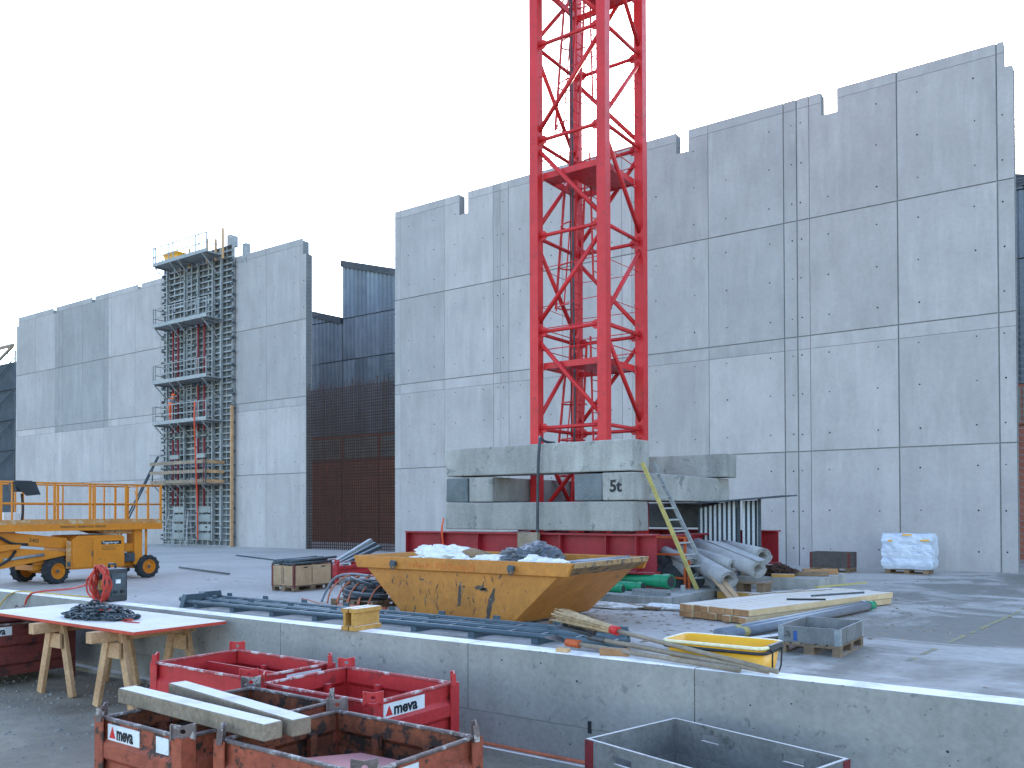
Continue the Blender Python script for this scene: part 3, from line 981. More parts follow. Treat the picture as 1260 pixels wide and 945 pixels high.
def worker(parent):
    # local frame: faces -Y, Z up
    J = {'pelvis': ((0, 0, .95), .15), 'waist': ((0, -.03, 1.1), .145), 'chest': ((0, -.12, 1.33), .165), 'neck': ((0, -.19, 1.48), .062),
         'head': ((0, -.24, 1.58), .085), 'crown': ((0, -.25, 1.68), .088)}
    E = [('pelvis', 'waist'), ('waist', 'chest'), ('chest', 'neck'), ('neck', 'head'), ('head', 'crown')]
    J['nose'] = ((0, -.335, 1.60), .025)
    E.append(('head', 'nose'))
    for s, n in ((1, 'r'), (-1, 'l')):
        J['hip' + n] = ((s * .10, 0, .90), .105)
        J['knee' + n] = ((s * .12, -.04 + s * .05, .49), .07)
        J['ankle' + n] = ((s * .13, .03 + s * .08, .09), .05)
        J['toe' + n] = ((s * .15, -.14 + s * .08, .045), .042)
        J['shoulder' + n] = ((s * .20, -.12, 1.40), .07)
        J['elbow' + n] = ((s * .26, -.26, 1.17), .05)
        J['wrist' + n] = ((s * .19, -.48, 1.18 + s * .08), .034)
        J['palm' + n] = ((s * .18, -.55, 1.19 + s * .08), .032)
        E += [('pelvis', 'hip' + n), ('hip' + n, 'knee' + n), ('knee' + n, 'ankle' + n), ('ankle' + n, 'toe' + n),
              ('chest', 'shoulder' + n), ('shoulder' + n, 'elbow' + n), ('elbow' + n, 'wrist' + n), ('wrist' + n, 'palm' + n)]
        for k in range(4):
            J['f%d%s' % (k, n)] = ((s * (.15 + .02 * k), -.60, 1.19 + s * .08), .009)
            J['g%d%s' % (k, n)] = ((s * (.15 + .02 * k), -.63, 1.165 + s * .08), .008)
            E += [('palm' + n, 'f%d%s' % (k, n)), ('f%d%s' % (k, n), 'g%d%s' % (k, n))]
        J['th' + n] = ((s * .13, -.56, 1.20 + s * .08), .010)
        J['tj' + n] = ((s * .12, -.59, 1.19 + s * .08), .009)
        E += [('palm' + n, 'th' + n), ('th' + n, 'tj' + n)]
    names = list(J)
    me = bpy.data.meshes.new('body')
    me.from_pydata([J[k][0] for k in names], [(names.index(a), names.index(b)) for a, b in E], [])
    ob = bpy.data.objects.new('body_tmp', me)
    col.objects.link(ob)
    ob.modifiers.new('skin', 'SKIN')
    for i, k in enumerate(names):
        me.skin_vertices[0].data[i].radius = (J[k][1], J[k][1])
        me.skin_vertices[0].data[i].use_root = k == 'pelvis'
    ss = ob.modifiers.new('sub', 'SUBSURF')
    ss.levels = ss.render_levels = 2
    dg = bpy.context.evaluated_depsgraph_get()
    m2 = bpy.data.meshes.new_from_object(ob.evaluated_get(dg))
    bpy.data.objects.remove(ob)
    m2.name = 'body'
    m2.materials.clear()
    for m in ('hi_vis', 'hi_vis_grey', 'skin', 'boot'):
        m2.materials.append(MATS[m])
    for p in m2.polygons:
        c = p.center
        p.use_smooth = True
        if c.z > 1.5 or c.y < -.5:
            p.material_index = 2
        elif c.z < .12:
            p.material_index = 3
        elif 1.12 < c.z < 1.42 and abs(c.x) < .3:
            p.material_index = 1 if c.z > 1.2 else 0
        elif .30 < c.z < .36:
            p.material_index = 1
    o = bpy.data.objects.new('body', m2)
    col.objects.link(o)
    o.parent = parent
    # helmet: dome with a peak
    mb = MB()
    n = 14
    rings = []
    for i in range(6):
        a = i / 5 * math.pi / 2
        rr, zz = .125 * math.cos(a), .115 * math.sin(a)
        rings.append([(rr * math.cos(2 * math.pi * j / n), -.25 + rr * 1.12 * math.sin(2 * math.pi * j / n), 1.65 + zz) for j in range(n)])
    vs = [v for r in rings for v in r]
    fs = [(i * n + j, i * n + (j + 1) % n, (i + 1) * n + (j + 1) % n, (i + 1) * n + j) for i in range(5) for j in range(n)]
    mb.add(vs, fs)
    mb.add([(-.11, -.34, 1.655), (.11, -.34, 1.655), (.07, -.44, 1.64), (-.07, -.44, 1.64)], [(0, 1, 2, 3)])
    mb.build('helmet', 'hi_vis', parent, smooth=True)


worker(wk)

# ================================================================== TOWER CRANE
CX, CY = -2.6, -10.6
cr = thing('tower_crane', 'red lattice tower crane mast rising from its ballasted base frame', 'crane', (CX, CY, 0))


def ibeam(name, p0, p1, h, w, mat, parent, stiff=()):
    mb = MB()
    p0, p1 = Vector(p0), Vector(p1)
    mb.bar(p0 + Vector((0, 0, h / 2 - .02)), p1 + Vector((0, 0, h / 2 - .02)), w, .04)
    mb.bar(p0 - Vector((0, 0, h / 2 - .02)), p1 - Vector((0, 0, h / 2 - .02)), w, .04)
    mb.bar(p0, p1, .04, h - .08)
    d = (p1 - p0)
    ln = d.length
    d.normalize()
    for s in stiff:
        q = p0 + d * s
        mb.bar(q - d * .012, q + d * .012, w - .03, h - .085)
    return mb.build(name, mat, parent)


for y in (-2.55, 2.55):
    e_ = 3.15 if y < 0 else 4.1
    ibeam('base_beam', (-4.0, y, .98), (e_, y, .98), .86, .42, 'base_red', cr, (0.02, 1.2, 2.4, 4.8, 6.0, e_ + 3.6))
for x in (-2.55, 2.55):
    ibeam('cross_beam', (x, -2.3, 1.0), (x, 2.3, 1.0), .7, .36, 'base_red', cr, (.4, 2.3, 4.2))
for x in (-3.4, 2.9):
    for y in (-2.55, 2.55):
        MB().box(x - .35, x + .35, y - .35, y + .35, .2, .26).box(x - .12, x + .12, y - .12, y + .12, .26, .55).build('base_foot', 'base_red', cr)
MB().box(-1.0, 1.0, -1.0, 1.0, 1.05, 1.2).build('mast_shoe', 'base_red', cr)
MB().box(-.28, .28, -2.9, -2.78, .55, 1.42).build('timber_packer', 'wood_grey', cr)
legs = MB().box(-.125, .125, -.125, .125, 1.2, 28)
lo = None
for x in (-1, 1):
    for y in (-1, 1):
        if lo is None:
            lo = legs.build('mast_leg', 'crane_red', cr, loc=(x, y, 0))
        else:
            share(lo, 'mast_leg', cr, (x, y, 0))
corners = [(-1, -1), (1, -1), (1, 1), (-1, 1)]     # left, near, right, back
z0, BH = 4.06, 2.49
for k in range(-1, 9):
    zb, zt = z0 + k * BH, z0 + (k + 1) * BH
    for i in range(4):
        a, b = corners[i], corners[(i + 1) % 4]
        tube('ring_brace', 'crane_red', cr, [(a[0], a[1], zb), (b[0], b[1], zb)], 0.05, 8)
        if k % 2 == 0:
            p, q = (a[0], a[1], zt - .15), (b[0], b[1], zb + .15)
        else:
            p, q = (b[0], b[1], zt - .15), (a[0], a[1], zb + .15)
        tube('diagonal_brace', 'crane_red', cr, [p, q], 0.058, 8)
gus = MB().prism([(-.1, -.12), (.02, -.12), (.11, -.04), (.11, .04), (.02, .12), (-.1, .12)], 'y', -.01, .01)
go_ = None
for k in range(0, 9):
    zz = z0 + k * BH
    for i in range(4):
        a, b = corners[i], corners[(i + 1) % 4]
        for c, e in ((a, b), (b, a)):
            dx, dy = (e[0] - c[0]) / 2, (e[1] - c[1]) / 2
            loc = (c[0] + dx * .24, c[1] + dy * .24, zz)
            rz = math.atan2(dy, dx)
            if go_ is None:
                go_ = gus.build('gusset_plate', 'crane_red', cr, loc=loc)
                go_.rotation_euler = (0, 0, rz)
            else:
                share(go_, 'gusset_plate', cr, loc, (0, 0, rz))
for zb in (5.60, 10.55, 15.5, 20.5):
    mb = MB()
    h = .16
    for s in (-1, 1):
        mb.box(-.86, .86, s * .86 - .03, s * .86 + .03, zb, zb + h)
        mb.box(s * .86 - .03, s * .86 + .03, -.83, .83, zb, zb + h)
    mb.box(-.2, .83, -.83, .83, zb + .02, zb + .05)
    mb.box(-.83, -.2, -.83, -.35, zb + .02, zb + .05)
    pf = mb.build('platform', 'crane_red', cr)
    for c in corners:
        MB().bar((c[0] * .98, c[1] * .98, zb - .12), (c[0] * .82, c[1] * .82, zb + .04), .06, .06).build('bracket', 'crane_red', pf)
    for zz in (.5, 1.05):
        mb = MB()
        for i in range(4):
            a, b = corners[i], corners[(i + 1) % 4]
            mb.tube([(a[0] * .9, a[1] * .9, zb + zz), (b[0] * .9, b[1] * .9, zb + zz)], 0.014, 5)
        mb.build('guard_rail', 'crane_red', pf)
for i, (za, zb) in enumerate(((1.3, 6.4), (5.7, 11.4), (10.6, 16.4), (15.6, 21.4), (20.6, 26.4))):
    mb = MB()
    s = 1 if i % 2 == 0 else -1
    x0, x1 = (-.72, -.42)
    for y in (.15, .55):
        mb.bar((x0, y, za), (x1, y, zb), .06, .04)
    n = int((zb - za) / .3)
    for k in range(1, n):
        f = k / n
        mb.tube([(x0 + (x1 - x0) * f, .15, za + (zb - za) * f), (x0 + (x1 - x0) * f, .55, za + (zb - za) * f)], 0.014, 5)
    ld = mb.build('mast_ladder', 'crane_red', cr)
    hp = MB()
    for k in range(4):
        f = (k + 1.6) / 5.2
        zc, xc = za + (zb - za) * f, x0 + (x1 - x0) * f
        hp.tube([(xc - .36 * math.sin(math.pi * j / 10) * 1.5, .35 - .36 * math.cos(math.pi * j / 10), zc) for j in range(11)], 0.022, 5)
    for a in (.3, .5, .7):
        hp.bar((x0 - .54 * math.sin(math.pi * a), .35 - .36 * math.cos(math.pi * a), za + 1.7), (x1 - .54 * math.sin(math.pi * a), .35 - .36 * math.cos(math.pi * a), zb - .8), .04, .02)
    hp.build('safety_hoops', 'crane_red', ld)
for zb in (5.7, 10.65, 15.6):
    mb = MB()
    for y in (.42, .80):
        mb.bar((-.12, y, zb - 2.6), (-.22, y, zb + .9), .05, .035)
    for k in range(1, 12):
        f = k / 12
        mb.tube([(-.12 - .1 * f, .42, zb - 2.6 + 3.5 * f), (-.12 - .1 * f, .80, zb - 2.6 + 3.5 * f)], .014, 5)
    mb.build('landing_ladder', 'crane_red', cr)
for zz in (7.2, 8.2, 12.3, 13.2):
    wr = MB()
    for i in range(4):
        a, b = corners[i], corners[(i + 1) % 4]
        wr.tube([(a[0] * .97, a[1] * .97, zz), (b[0] * .97, b[1] * .97, zz + .05)], .01, 4)
    wr.build('guard_wire', 'crane_red', cr)
tube('signal_cable', 'cable_black', cr, [(-.62, .05, 27), (-.6, .05, 4.0)], 0.015, 5)
tube('power_cable', 'cable_black', cr, spline([(-.52, -.1, 27), (-.52, 0, 15), (-.5, 0, 9), (-.46, 0, 5), (-.45, -.05, 3.7)], 6), 0.03, 6)
tube('power_cable', 'cable_black', cr, spline([(-.2, -1.4, 3.62), (-.1, -2.0, 3.62), (0.1, -2.5, 3.68), (.28, -2.78, 3.55), (.28, -2.84, 3.1), (.25, -2.83, 2.2), (.24, -2.86, 1.0), (.2, -3.0, .5)], 6), 0.035, 6)

# ballast blocks


def block(label, x0, x1, y0, y1, z0_, z1_, mat='ballast_concrete', n=5):
    """A slightly uneven cast block with worn edges."""
    cx, cy = (x0 + x1) / 2, (y0 + y1) / 2
    t = MB()
    t.box(x0 - cx, x1 - cx, y0 - cy, y1 - cy, 0, z1_ - z0_)
    o = t.build('ballast_block', mat, None, bevel=0.03, seg=2, loc=(cx, cy, z0_))
    for v in o.data.vertices:
        v.co += Vector((random.uniform(-.02, .02), random.uniform(-.02, .02), 0))
    return tag(o, label, 'ballast block', 'concrete ballast blocks on the crane base')


XA, XB, YA, YB = -5.25, 0.05, -13.3, -7.8
block('concrete ballast block, front one of the lowest layer', XA, XB, YA, YA + .78, 1.47, 2.13)
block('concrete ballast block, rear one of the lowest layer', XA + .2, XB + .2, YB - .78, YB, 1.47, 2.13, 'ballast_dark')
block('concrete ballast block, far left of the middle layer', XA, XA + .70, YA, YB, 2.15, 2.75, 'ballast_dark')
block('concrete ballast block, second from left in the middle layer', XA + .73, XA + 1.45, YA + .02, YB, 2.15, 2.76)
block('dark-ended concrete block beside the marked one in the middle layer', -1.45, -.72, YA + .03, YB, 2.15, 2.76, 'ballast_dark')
b5 = block('concrete ballast block marked 5t on its end', -.69, XB + .03, YA - .02, YB, 2.15, 2.77)
lettering('weight_mark', '5t', .36, 'label_black', b5, (-.2, -2.765, .2), (1, 0, 0), (0, 0, 1))
block('concrete ballast block on top at the front', XA, XB, YA, YA + .8, 2.80, 3.5)
block('pinkish concrete ballast block on top at the rear', XA + .25, XB + .25, YB - .8, YB + .02, 2.80, 3.42)

st = MB()
pts = spline([(-5.27, -13.36, 1.75), (-5.28, -13.42, 1.45), (-5.22, -13.45, 1.0), (-5.2, -13.5, .3)], 5)
for p, q in zip(pts, pts[1:]):
    st.bar(p, q, .05, .012)
tag(st.build('lashing_strap', 'orange_strap', None), 'orange strap hanging from the left end of the lowest ballast block', 'strap')

# footings
for lab, x0, x1, y0, y1, h in (('concrete crane footing slab under the ladder and green pipes', -1.9, 1.47, -14.43, -11.4, .2),
                               ('concrete crane footing slab with old timbers beside the rear beam end', -.2, 2.9, -9.4, -7.0, .3),
                               ('concrete crane footing slab behind the yellow skip', -8.0, -4.9, -14.4, -11.4, .2)):
    tag(MB().box(x0, x1, y0, y1, 0, h).build('footing_slab', 'ballast_concrete', None, bevel=.015), lab, 'slab', 'crane footings')
tag(MB().box(-8.0, -4.9, -9.4, -7.0, 0, .2).build('footing_slab', 'ballast_concrete', None, bevel=.015), 'concrete crane footing slab at the rear left, hidden by the skip', 'slab', 'crane footings')

# ================================================================== SKIP
sk = thing('waste_skip', 'battered yellow waste skip loaded with rubbish', 'skip', (-.55, -17.4, 0))
HX, BX, HY, SH = 2.40, 1.18, 1.25, 1.1      # half top length, half bottom length, half width, height
for s, nm in ((-1, 'side_plate'), (1, 'side_plate')):
    mb = MB()
    y0, y1 = s * HY, s * (HY - .02)
    mb.prism([(-BX, .06), (BX, .06), (HX - .28, SH - .2), (-HX + .28, SH - .2)], 'y', y0, y1)
    mb.build('side_plate', 'skip_paint', sk)
    mb = MB()
    mb.prism([(-HX + .1, SH - .22), (HX - .1, SH - .22), (HX, SH), (-HX, SH)], 'y', s * HY, s * (HY + .07))
    mb.build('rim_band', 'skip_paint', sk, bevel=.012)
    for x in (-1.32, 1.28):
        lg = MB()
        lg.tube([(x, s * (HY + .07), SH - .11), (x, s * (HY + .15), SH - .11)], 0.042, 10)
        lg.tube([(x, s * (HY + .15), SH - .11), (x, s * (HY + .165), SH - .11)], 0.06, 10)
        lug = lg.build('lifting_lug', 'dark_steel', sk, smooth=False)
        tube('chain_link', 'dark_steel', lug, [(x + .05 * math.cos(a), s * (HY + .14), SH - .15 + .06 * math.sin(a)) for a in [k * math.pi / 5 for k in range(10)]], 0.012, 6, closed=True)
for s in (-1, 1):
    mb = MB()
    xs0, xs1 = s * BX, s * (HX - .28)
    mb.add([(xs0, -HY + .02, .06), (xs0, HY - .02, .06), (xs1, HY - .02, SH - .2), (xs1, -HY + .02, SH - .2),
            (xs0 - s * .02, -HY + .02, .08), (xs0 - s * .02, HY - .02, .08), (xs1 - s * .02, HY - .02, SH - .2), (xs1 - s * .02, -HY + .02, SH - .2)],
           [(0, 1, 2, 3), (7, 6, 5, 4), (0, 4, 5, 1), (2, 6, 7, 3), (1, 5, 6, 2), (0, 3, 7, 4)])
    mb.build('end_plate', 'skip_paint', sk)
    mb = MB()
    mb.add([(s * (HX - .34), -HY, SH - .24), (s * (HX - .34), HY, SH - .24), (s * HX, HY, SH - .08), (s * HX, -HY, SH - .08), (s * HX, HY, SH), (s * HX, -HY, SH),
            (s * (HX - .1), HY, SH), (s * (HX - .1), -HY, SH)], [(0, 1, 2, 3), (3, 2, 4, 5), (5, 4, 6, 7), (7, 6, 1, 0), (0, 3, 5, 7), (1, 6, 4, 2)])
    mb.build('end_rim', 'skip_worn' if s > 0 else 'skip_paint', sk)
    MB().box(s * BX - .08, s * BX + .02, -.9, -.65, 0, .2).box(s * BX - .08, s * BX + .02, .65, .9, 0, .2).build('end_foot', 'skip_grey', sk)
MB().box(-BX, BX, -HY + .02, HY - .02, .05, .08).box(-BX, BX, -.95, -.8, 0, .05).box(-BX, BX, .8, .95, 0, .05).build('floor_plate', 'skip_grey', sk)
box('waste_fill', 'skip_grey', sk, -1.95, 1.95, -1.2, 1.2, .9, .955)
lettering('hand_lettering', 'Verlem AG  8153 Rümlang 22', .145, 'text_red', sk, (-1.02, -HY - .073, .93), (1, 0, -.008), (0, 0, 1), .0015, .86)
# scrape marks on the near side
mb = MB()
extra = [(random.uniform(-1.5, 1.2), random.uniform(.1, .78), random.uniform(.008, .04), random.uniform(.03, .16), random.uniform(-.06, .06)) for _ in range(46)]
extra = [e for e in extra if abs(e[0] + e[4]) < 1.1 + (e[1] - .06) * .9]
for x, z, w, h, sl in (*extra, (.10, .30, .09, .42, .02), (.55, .60, .34, .07, .0), (.70, .12, .15, .52, .14), (.62, .58, .2, .05, 0), (-.55, .45, .03, .12, -.05), (-.4, .33, .02, .2, .03),
                       (-.75, .7, .18, .03, .0), (.2, .62, .12, .03, .0), (.3, .43, .08, .03, .0), (-1.1, .72, .04, .08, 0), (.05, .8, .03, .05, 0), (.95, .8, .05, .1, .06)):
    k = 9
    L_, R_ = [], []
    for i in range(k):
        f = i / (k - 1)
        ww = w * (0.35 + .65 * math.sin(math.pi * (f * .8 + .15))) * random.uniform(.45, 1)
        cx = x + sl * f + random.uniform(-.012, .012)
        L_.append((cx - ww / 2, -HY - .002, z + h * f))
        R_.append((cx + ww / 2, -HY - .002, z + h * f))
    for i in range(k - 1):
        mb.add([L_[i], R_[i], R_[i + 1], L_[i + 1]], [(0, 1, 2, 3)])
stuff(mb.build('scrape_marks', 'skip_grey', sk))

# rubbish in the skip
G = 'rubbish in the skip'
for lab, mat, c, sz, sd_, amp in (('large crumpled white plastic sheet at the left end of the skip', 'bag_white', (-1.2, -.1, .99), (.58, .5, .22), 1, .55),
                                  ('small torn white sack beside the cardboard in the skip', 'bag_white', (-.2, -.75, .98), (.24, .25, .12), 2, .4),
                                  ('round white sack in the middle of the skip', 'bag_white', (.20, -.45, .99), (.36, .33, .15), 3, .25),
                                  ('dark grey crumpled rubbish bag in the middle of the skip', 'bag_dark', (.78, -.15, 1.04), (.52, .40, .26), 4, .45),
                                  ('white sack right of the dark rubbish bag', 'bag_white', (1.25, -.65, .99), (.26, .3, .16), 5, .35),
                                  ('white foam scraps near the right end of the skip', 'bag_white', (1.62, -.8, .98), (.3, .3, .11), 6, .6)):
    o = crumple('rubbish_bag', mat, None, (0, 0, 0), sz, sd_, amp * 1.25, smooth=True)
    o.location = (-.55 + c[0], -17.4 + c[1], c[2] - .0)
    tag(o, lab, 'rubbish', G)
cb = MB()
cb.add([(-.3, -.2, 0), (.3, -.25, .02), (.32, .2, 0), (-.28, .22, .03), (-.2, -.12, .26), (.22, -.2, .22), (.3, .1, .2), (-.1, .16, .3)],
       [(3, 2, 1, 0), (4, 5, 6, 7), (0, 1, 5, 4), (1, 2, 6, 5), (2, 3, 7, 6), (3, 0, 4, 7)])
tag(cb.build('cardboard_box', 'cardboard', None, loc=(-1.05, -17.45, .93), rotz=.3), 'crushed brown cardboard box beside the white plastic sheet in the skip', 'cardboard box', G)
for i in range(7):
    y = -16.9 + i * .1
    tag(MB().tube([(.25 + .1 * i, y - .35, .95 + .012 * i), (1.62, y, 1.06 + .015 * (i % 3))], .03, 8).build('conduit', 'pipe_grey', None, smooth=True),
        'grey conduit among those lying at the right end of the skip', 'pipe', 'conduits in the skip')
tag(MB().box(-.55, .55, -.01, .01, 0, .22).build('scrap_board', 'wood_grey', None, bevel=.003, loc=(-.4, -16.5, .95), rotz=.05), 'grey scrap board standing behind the sacks in the skip', 'board', G)

# ================================================================== THINGS AROUND THE CRANE BASE
def ladder_between(name, label, f0, f1, t0, t1, mats, n, mat_r):
    t = thing(name, label, 'ladder', tuple((Vector(f0) + Vector(f1)) / 2))
    o = (Vector(f0) + Vector(f1)) / 2
    f0, f1, t0, t1 = (Vector(p) - o for p in (f0, f1, t0, t1))
    for a, b, m in ((f0, t0, mats[0]), (f1, t1, mats[1])):
        MB().bar(a, b, .04, .085, up=(1, 0, 0)).build('rail', m, t)
    for k in range(1, n):
        f = k / n
        MB().bar(f0 + (t0 - f0) * f, f1 + (t1 - f1) * f, .045, .035).build('rung', mat_r, t)
    return t


ladder_between('leaning_ladder', 'ladder with one yellow rail leaning against the ballast blocks', (1.22, -12.55, .2), (1.42, -12.12, .2),
               (.13, -12.98, 2.98), (.16, -12.5, 3.0), ('tape_yellow', 'galvanised'), 11, 'galvanised')

# corrugated sheet shelter
sh = thing('sheet_shelter', 'small shelter of white and dark corrugated sheet under the rear ballast', 'shelter', (0, -9.3, 0))


def corr(name, x0, x1, y, z0a, z1a, z0b, z1b, parent, P=.125):
    w, d = MB(), MB()
    x = x0
    while x < x1 - .01:
        e = min(x + P, x1)
        m = min(x + P * .52, x1)

        def zz(q, a, b):
            return a + (b - a) * (q - x0) / (x1 - x0)
        w.add([(x, y - .02, zz(x, z0a, z0b)), (m, y - .02, zz(m, z0a, z0b)), (m, y - .02, zz(m, z1a, z1b)), (x, y - .02, zz(x, z1a, z1b))], [(0, 1, 2, 3)])
        d.add([(m, y - .02, zz(m, z0a, z0b)), (m + .012, y + .02, zz(m, z0a, z0b)), (m + .012, y + .02, zz(m, z1a, z1b)), (m, y - .02, zz(m, z1a, z1b))], [(0, 1, 2, 3)])
        d.add([(m + .012, y + .02, zz(m, z0a, z0b)), (e - .012, y + .02, zz(e, z0a, z0b)), (e - .012, y + .02, zz(e, z1a, z1b)), (m + .012, y + .02, zz(m, z1a, z1b))], [(0, 1, 2, 3)])
        d.add([(e - .012, y + .02, zz(e, z0a, z0b)), (e, y - .02, zz(e, z0a, z0b)), (e, y - .02, zz(e, z1a, z1b)), (e - .012, y + .02, zz(e, z1a, z1b))], [(0, 1, 2, 3)])
        x += P
    o = w.build(name, 'sheet_white', parent)
    d.build('sheet_groove', 'sheet_dark', o)
    return o


corr('front_sheet', -.10, .88, 0, .95, 1.98, .92, 2.2, sh)
corr('side_sheet', .98, 1.42, .12, .95, 2.16, .95, 2.18, sh)
MB().box(-.1, .9, .045, .06, .92, 2.0).build('backing_sheet', 'sheet_dark', sh)
for x in (-.12, .92, 1.45):
    MB().box(x - .03, x + .03, -.03, .04, .3, 2.2).build('post', 'dark_steel', sh)
MB().box(-.1, 1.45, .02, .06, .6, .66).build('cross_rail', 'dark_steel', sh)
MB().add([(-.3, -.5, 2.06), (2.15, -.45, 2.25), (2.1, .9, 2.28), (-.2, .9, 2.12), (-.3, -.5, 2.10), (2.15, -.45, 2.28), (2.1, .9, 2.31), (-.2, .9, 2.16)],
         [(3, 2, 1, 0), (4, 5, 6, 7), (0, 1, 5, 4), (1, 2, 6, 5), (2, 3, 7, 6), (3, 0, 4, 7)]).build('roof_sheet', 'sheet_dark', sh)

# rolls of grey fleece


def roll(label, p0, p1, r, mat='fabric_grey', turns=3.0):
    """A rolled sheet: spiral section swept along an axis."""
    p0, p1 = Vector(p0), Vector(p1)
    t = MB()
    d = (p1 - p0).normalized()
    s = d.cross(Vector((0, 0, 1))).normalized()
    u_ = s.cross(d)
    n = int(turns * 18)
    vs, fs = [], []
    for i in range(n + 1):
        a = 2 * math.pi * turns * i / n
        rr = r * (0.52 + .48 * i / n)
        wob = 1 + .05 * math.sin(a * 1.0 + r * 40)
        for q, k in ((p0 - p0, 1), ((p1 - p0) * .33, 1.02), ((p1 - p0) * .66, .99), (p1 - p0, 1)):
            vs.append(q + (s * math.cos(a) + u_ * math.sin(a) * .93) * rr * wob * k)
    for i in range(n):
        for j in range(3):
            fs.append((i * 4 + j, i * 4 + j + 1, (i + 1) * 4 + j + 1, (i + 1) * 4 + j))
    t.add(vs, fs)
    o = t.build('fleece_roll', mat, None, smooth=True, loc=p0)
    sm = o.modifiers.new('thick', 'SOLIDIFY')
    sm.thickness = .012
    return tag(o, label, 'fabric roll', 'rolls of grey fleece')


roll('grey fleece roll lowest in front, its open end beside the planks', (1.95, -12.6, .46), (.30, -11.35, .95), .23)
roll('grey fleece roll with a loose flap, right of the lowest one', (2.45, -12.2, .68), (.55, -11.0, 1.10), .215, turns=4)
roll('grey fleece roll lying highest beside the red beam end', (2.35, -11.6, .93), (.9, -10.2, 1.05), .21)
roll('thin grey fleece roll wedged between the others', (1.85, -12.05, .72), (.3, -11.0, 1.0), .16, turns=4)
roll('grey fleece roll standing furthest back left under the ballast', (.95, -12.2, .62), (-.35, -11.3, .92), .27, turns=2.4)
mb = MB()
mb.add([(2.5, -12.33, .85), (1.0, -11.3, 1.2), (.75, -11.15, 1.24), (.8, -10.98, 1.22), (1.2, -11.1, 1.2), (2.55, -12.05, .88)], [(0, 1, 2, 3, 4, 5)])
fl = mb.build('fleece_flap', 'fabric_grey', None)
fl.modifiers.new('t', 'SOLIDIFY').thickness = .012
tag(fl, 'loose flap of grey fleece lying over the rolls', 'fabric')
o = crumple('tarpaulin', 'fabric_dark', None, (0, 0, 0), (.72, .45, .48), 12, .3, 1.2, smooth=True)
o.location = (.30, -11.85, .40)
tag(o, 'black tarpaulin bundle behind the orange frame', 'tarpaulin')
ob = thing('support_pallet', 'dark block of pallets under the grey fleece rolls', 'pallet', (1.9, -11.75, .006))
for k in range(3):
    box('block', 'wood_pallet', ob, -.5 + .45 * k, -.35 + .45 * k, -.15, .35, 0, .32)
box('board', 'wood_pallet', ob, -.55, .6, -.2, .4, .325, .36)
box('board', 'wood_yellow', ob, -.35, .55, -.5, -.3, 0, .16)

fr = thing('guard_barrier', 'orange tubular guard frame standing on the footing slab', 'frame', (.45, -12.35, .2))
for x in (-.40, .40):
    MB().box(x - .025, x + .025, -.025, .025, 0, 1.12).build('upright', 'frame_orange', fr)
MB().box(.47, .52, -.025, .025, 0, .62).build('upright', 'frame_orange', fr)
for z in (.2, .72, 1.1):
    MB().box(-.75, .44, -.022, .022, z, z + .045).build('cross_bar', 'frame_orange', fr)

for lab, p0, p1, r in (('large green plastic pipe with socket end on the footing slab', (-.75, -12.95, .42), (.98, -13.35, .42), .14),
                       ('small green plastic pipe lying below the large one', (-.55, -13.45, .30), (.45, -13.6, .30), .095),
                       ('short green pipe stub behind the skip corner', (-.35, -14.0, .28), (.22, -14.05, .28), .08)):
    p0, p1 = Vector(p0), Vector(p1)
    t = thing('green_pipe', lab, 'pipe', tuple(p0), 0, 'green pipes by the skip')
    v = p1 - p0
    tube('pipe_body', 'pipe_green', t, [(0, 0, 0), v], r, 16)
    MB().tube([v * .9, v * .92, v * .93, v * 1.0], r * 1.14, 16, caps=False).build('pipe_socket', 'pipe_green', t, smooth=True)
    tube('pipe_bore', 'rubber_black', t, [v * .985, v * 1.003], r * .9, 16)
for i in range(4):
    t = MB()
    y, z = -14.3 + .11 * (i % 2), .205 + .062 * (i // 2)
    t.box(.55, 1.32, y, y + .1, z, z + .006).box(.55, 1.32, y, y + .006, z + .006, z + .055).box(.55, 1.32, y + .094, y + .1, z + .006, z + .055)
    tag(t.build('steel_channel', 'galvanised', None), ('lower' if i < 2 else 'upper') + ' galvanised channel, ' + ('front' if i % 2 == 0 else 'rear') + ' one of the small stack on the slab', 'steel channel', 'channels on the slab')
tag(MB().box(-.03, .03, -.05, .05, 0, .16).build('anchor_plate', 'galvanised', None, loc=(1.25, -13.35, .2)), 'small upright steel anchor plate on the slab before the ladder', 'plate')
for i, (p0, p1) in enumerate((((1.35, -12.3, .62), (2.3, -13.2, .05)), ((1.5, -12.25, .62), (2.42, -13.15, .05)))):
    tag(MB().bar(p0, p1, .12, .03).build('plank', 'wood_crate', None), ('left' if i == 0 else 'right') + ' one of two planks leaning out from under the fleece rolls', 'plank', 'planks at the rolls')
# old timbers on the rear footing
for lab, p0, p1, w, h, m in (('dark old beam lying on the rear footing slab', (.9, -9.2, .36), (2.85, -8.4, .36), .12, .12, 'wood_pallet'),
                             ('short yellow timber on the rear footing slab', (1.75, -9.35, .34), (2.25, -9.15, .34), .14, .08, 'wood_yellow'),
                             ('brown squared timber at the slab edge near the dark crate', (2.1, -8.0, .37), (2.85, -7.6, .37), .14, .14, 'wood_end')):
    tag(MB().bar(p0, p1, w, h).build('timber', m, None, bevel=.008), lab, 'timber', 'timbers on the footing')
o = crumple('scrap_heap', 'rebar_rust', None, (0, 0, 0), (.35, .25, .16), 21, .6, 2.5)
o.location = (1.75, -8.85, .40)
tag(o, 'small rusty heap of scrap on the rear footing slab', 'scrap')

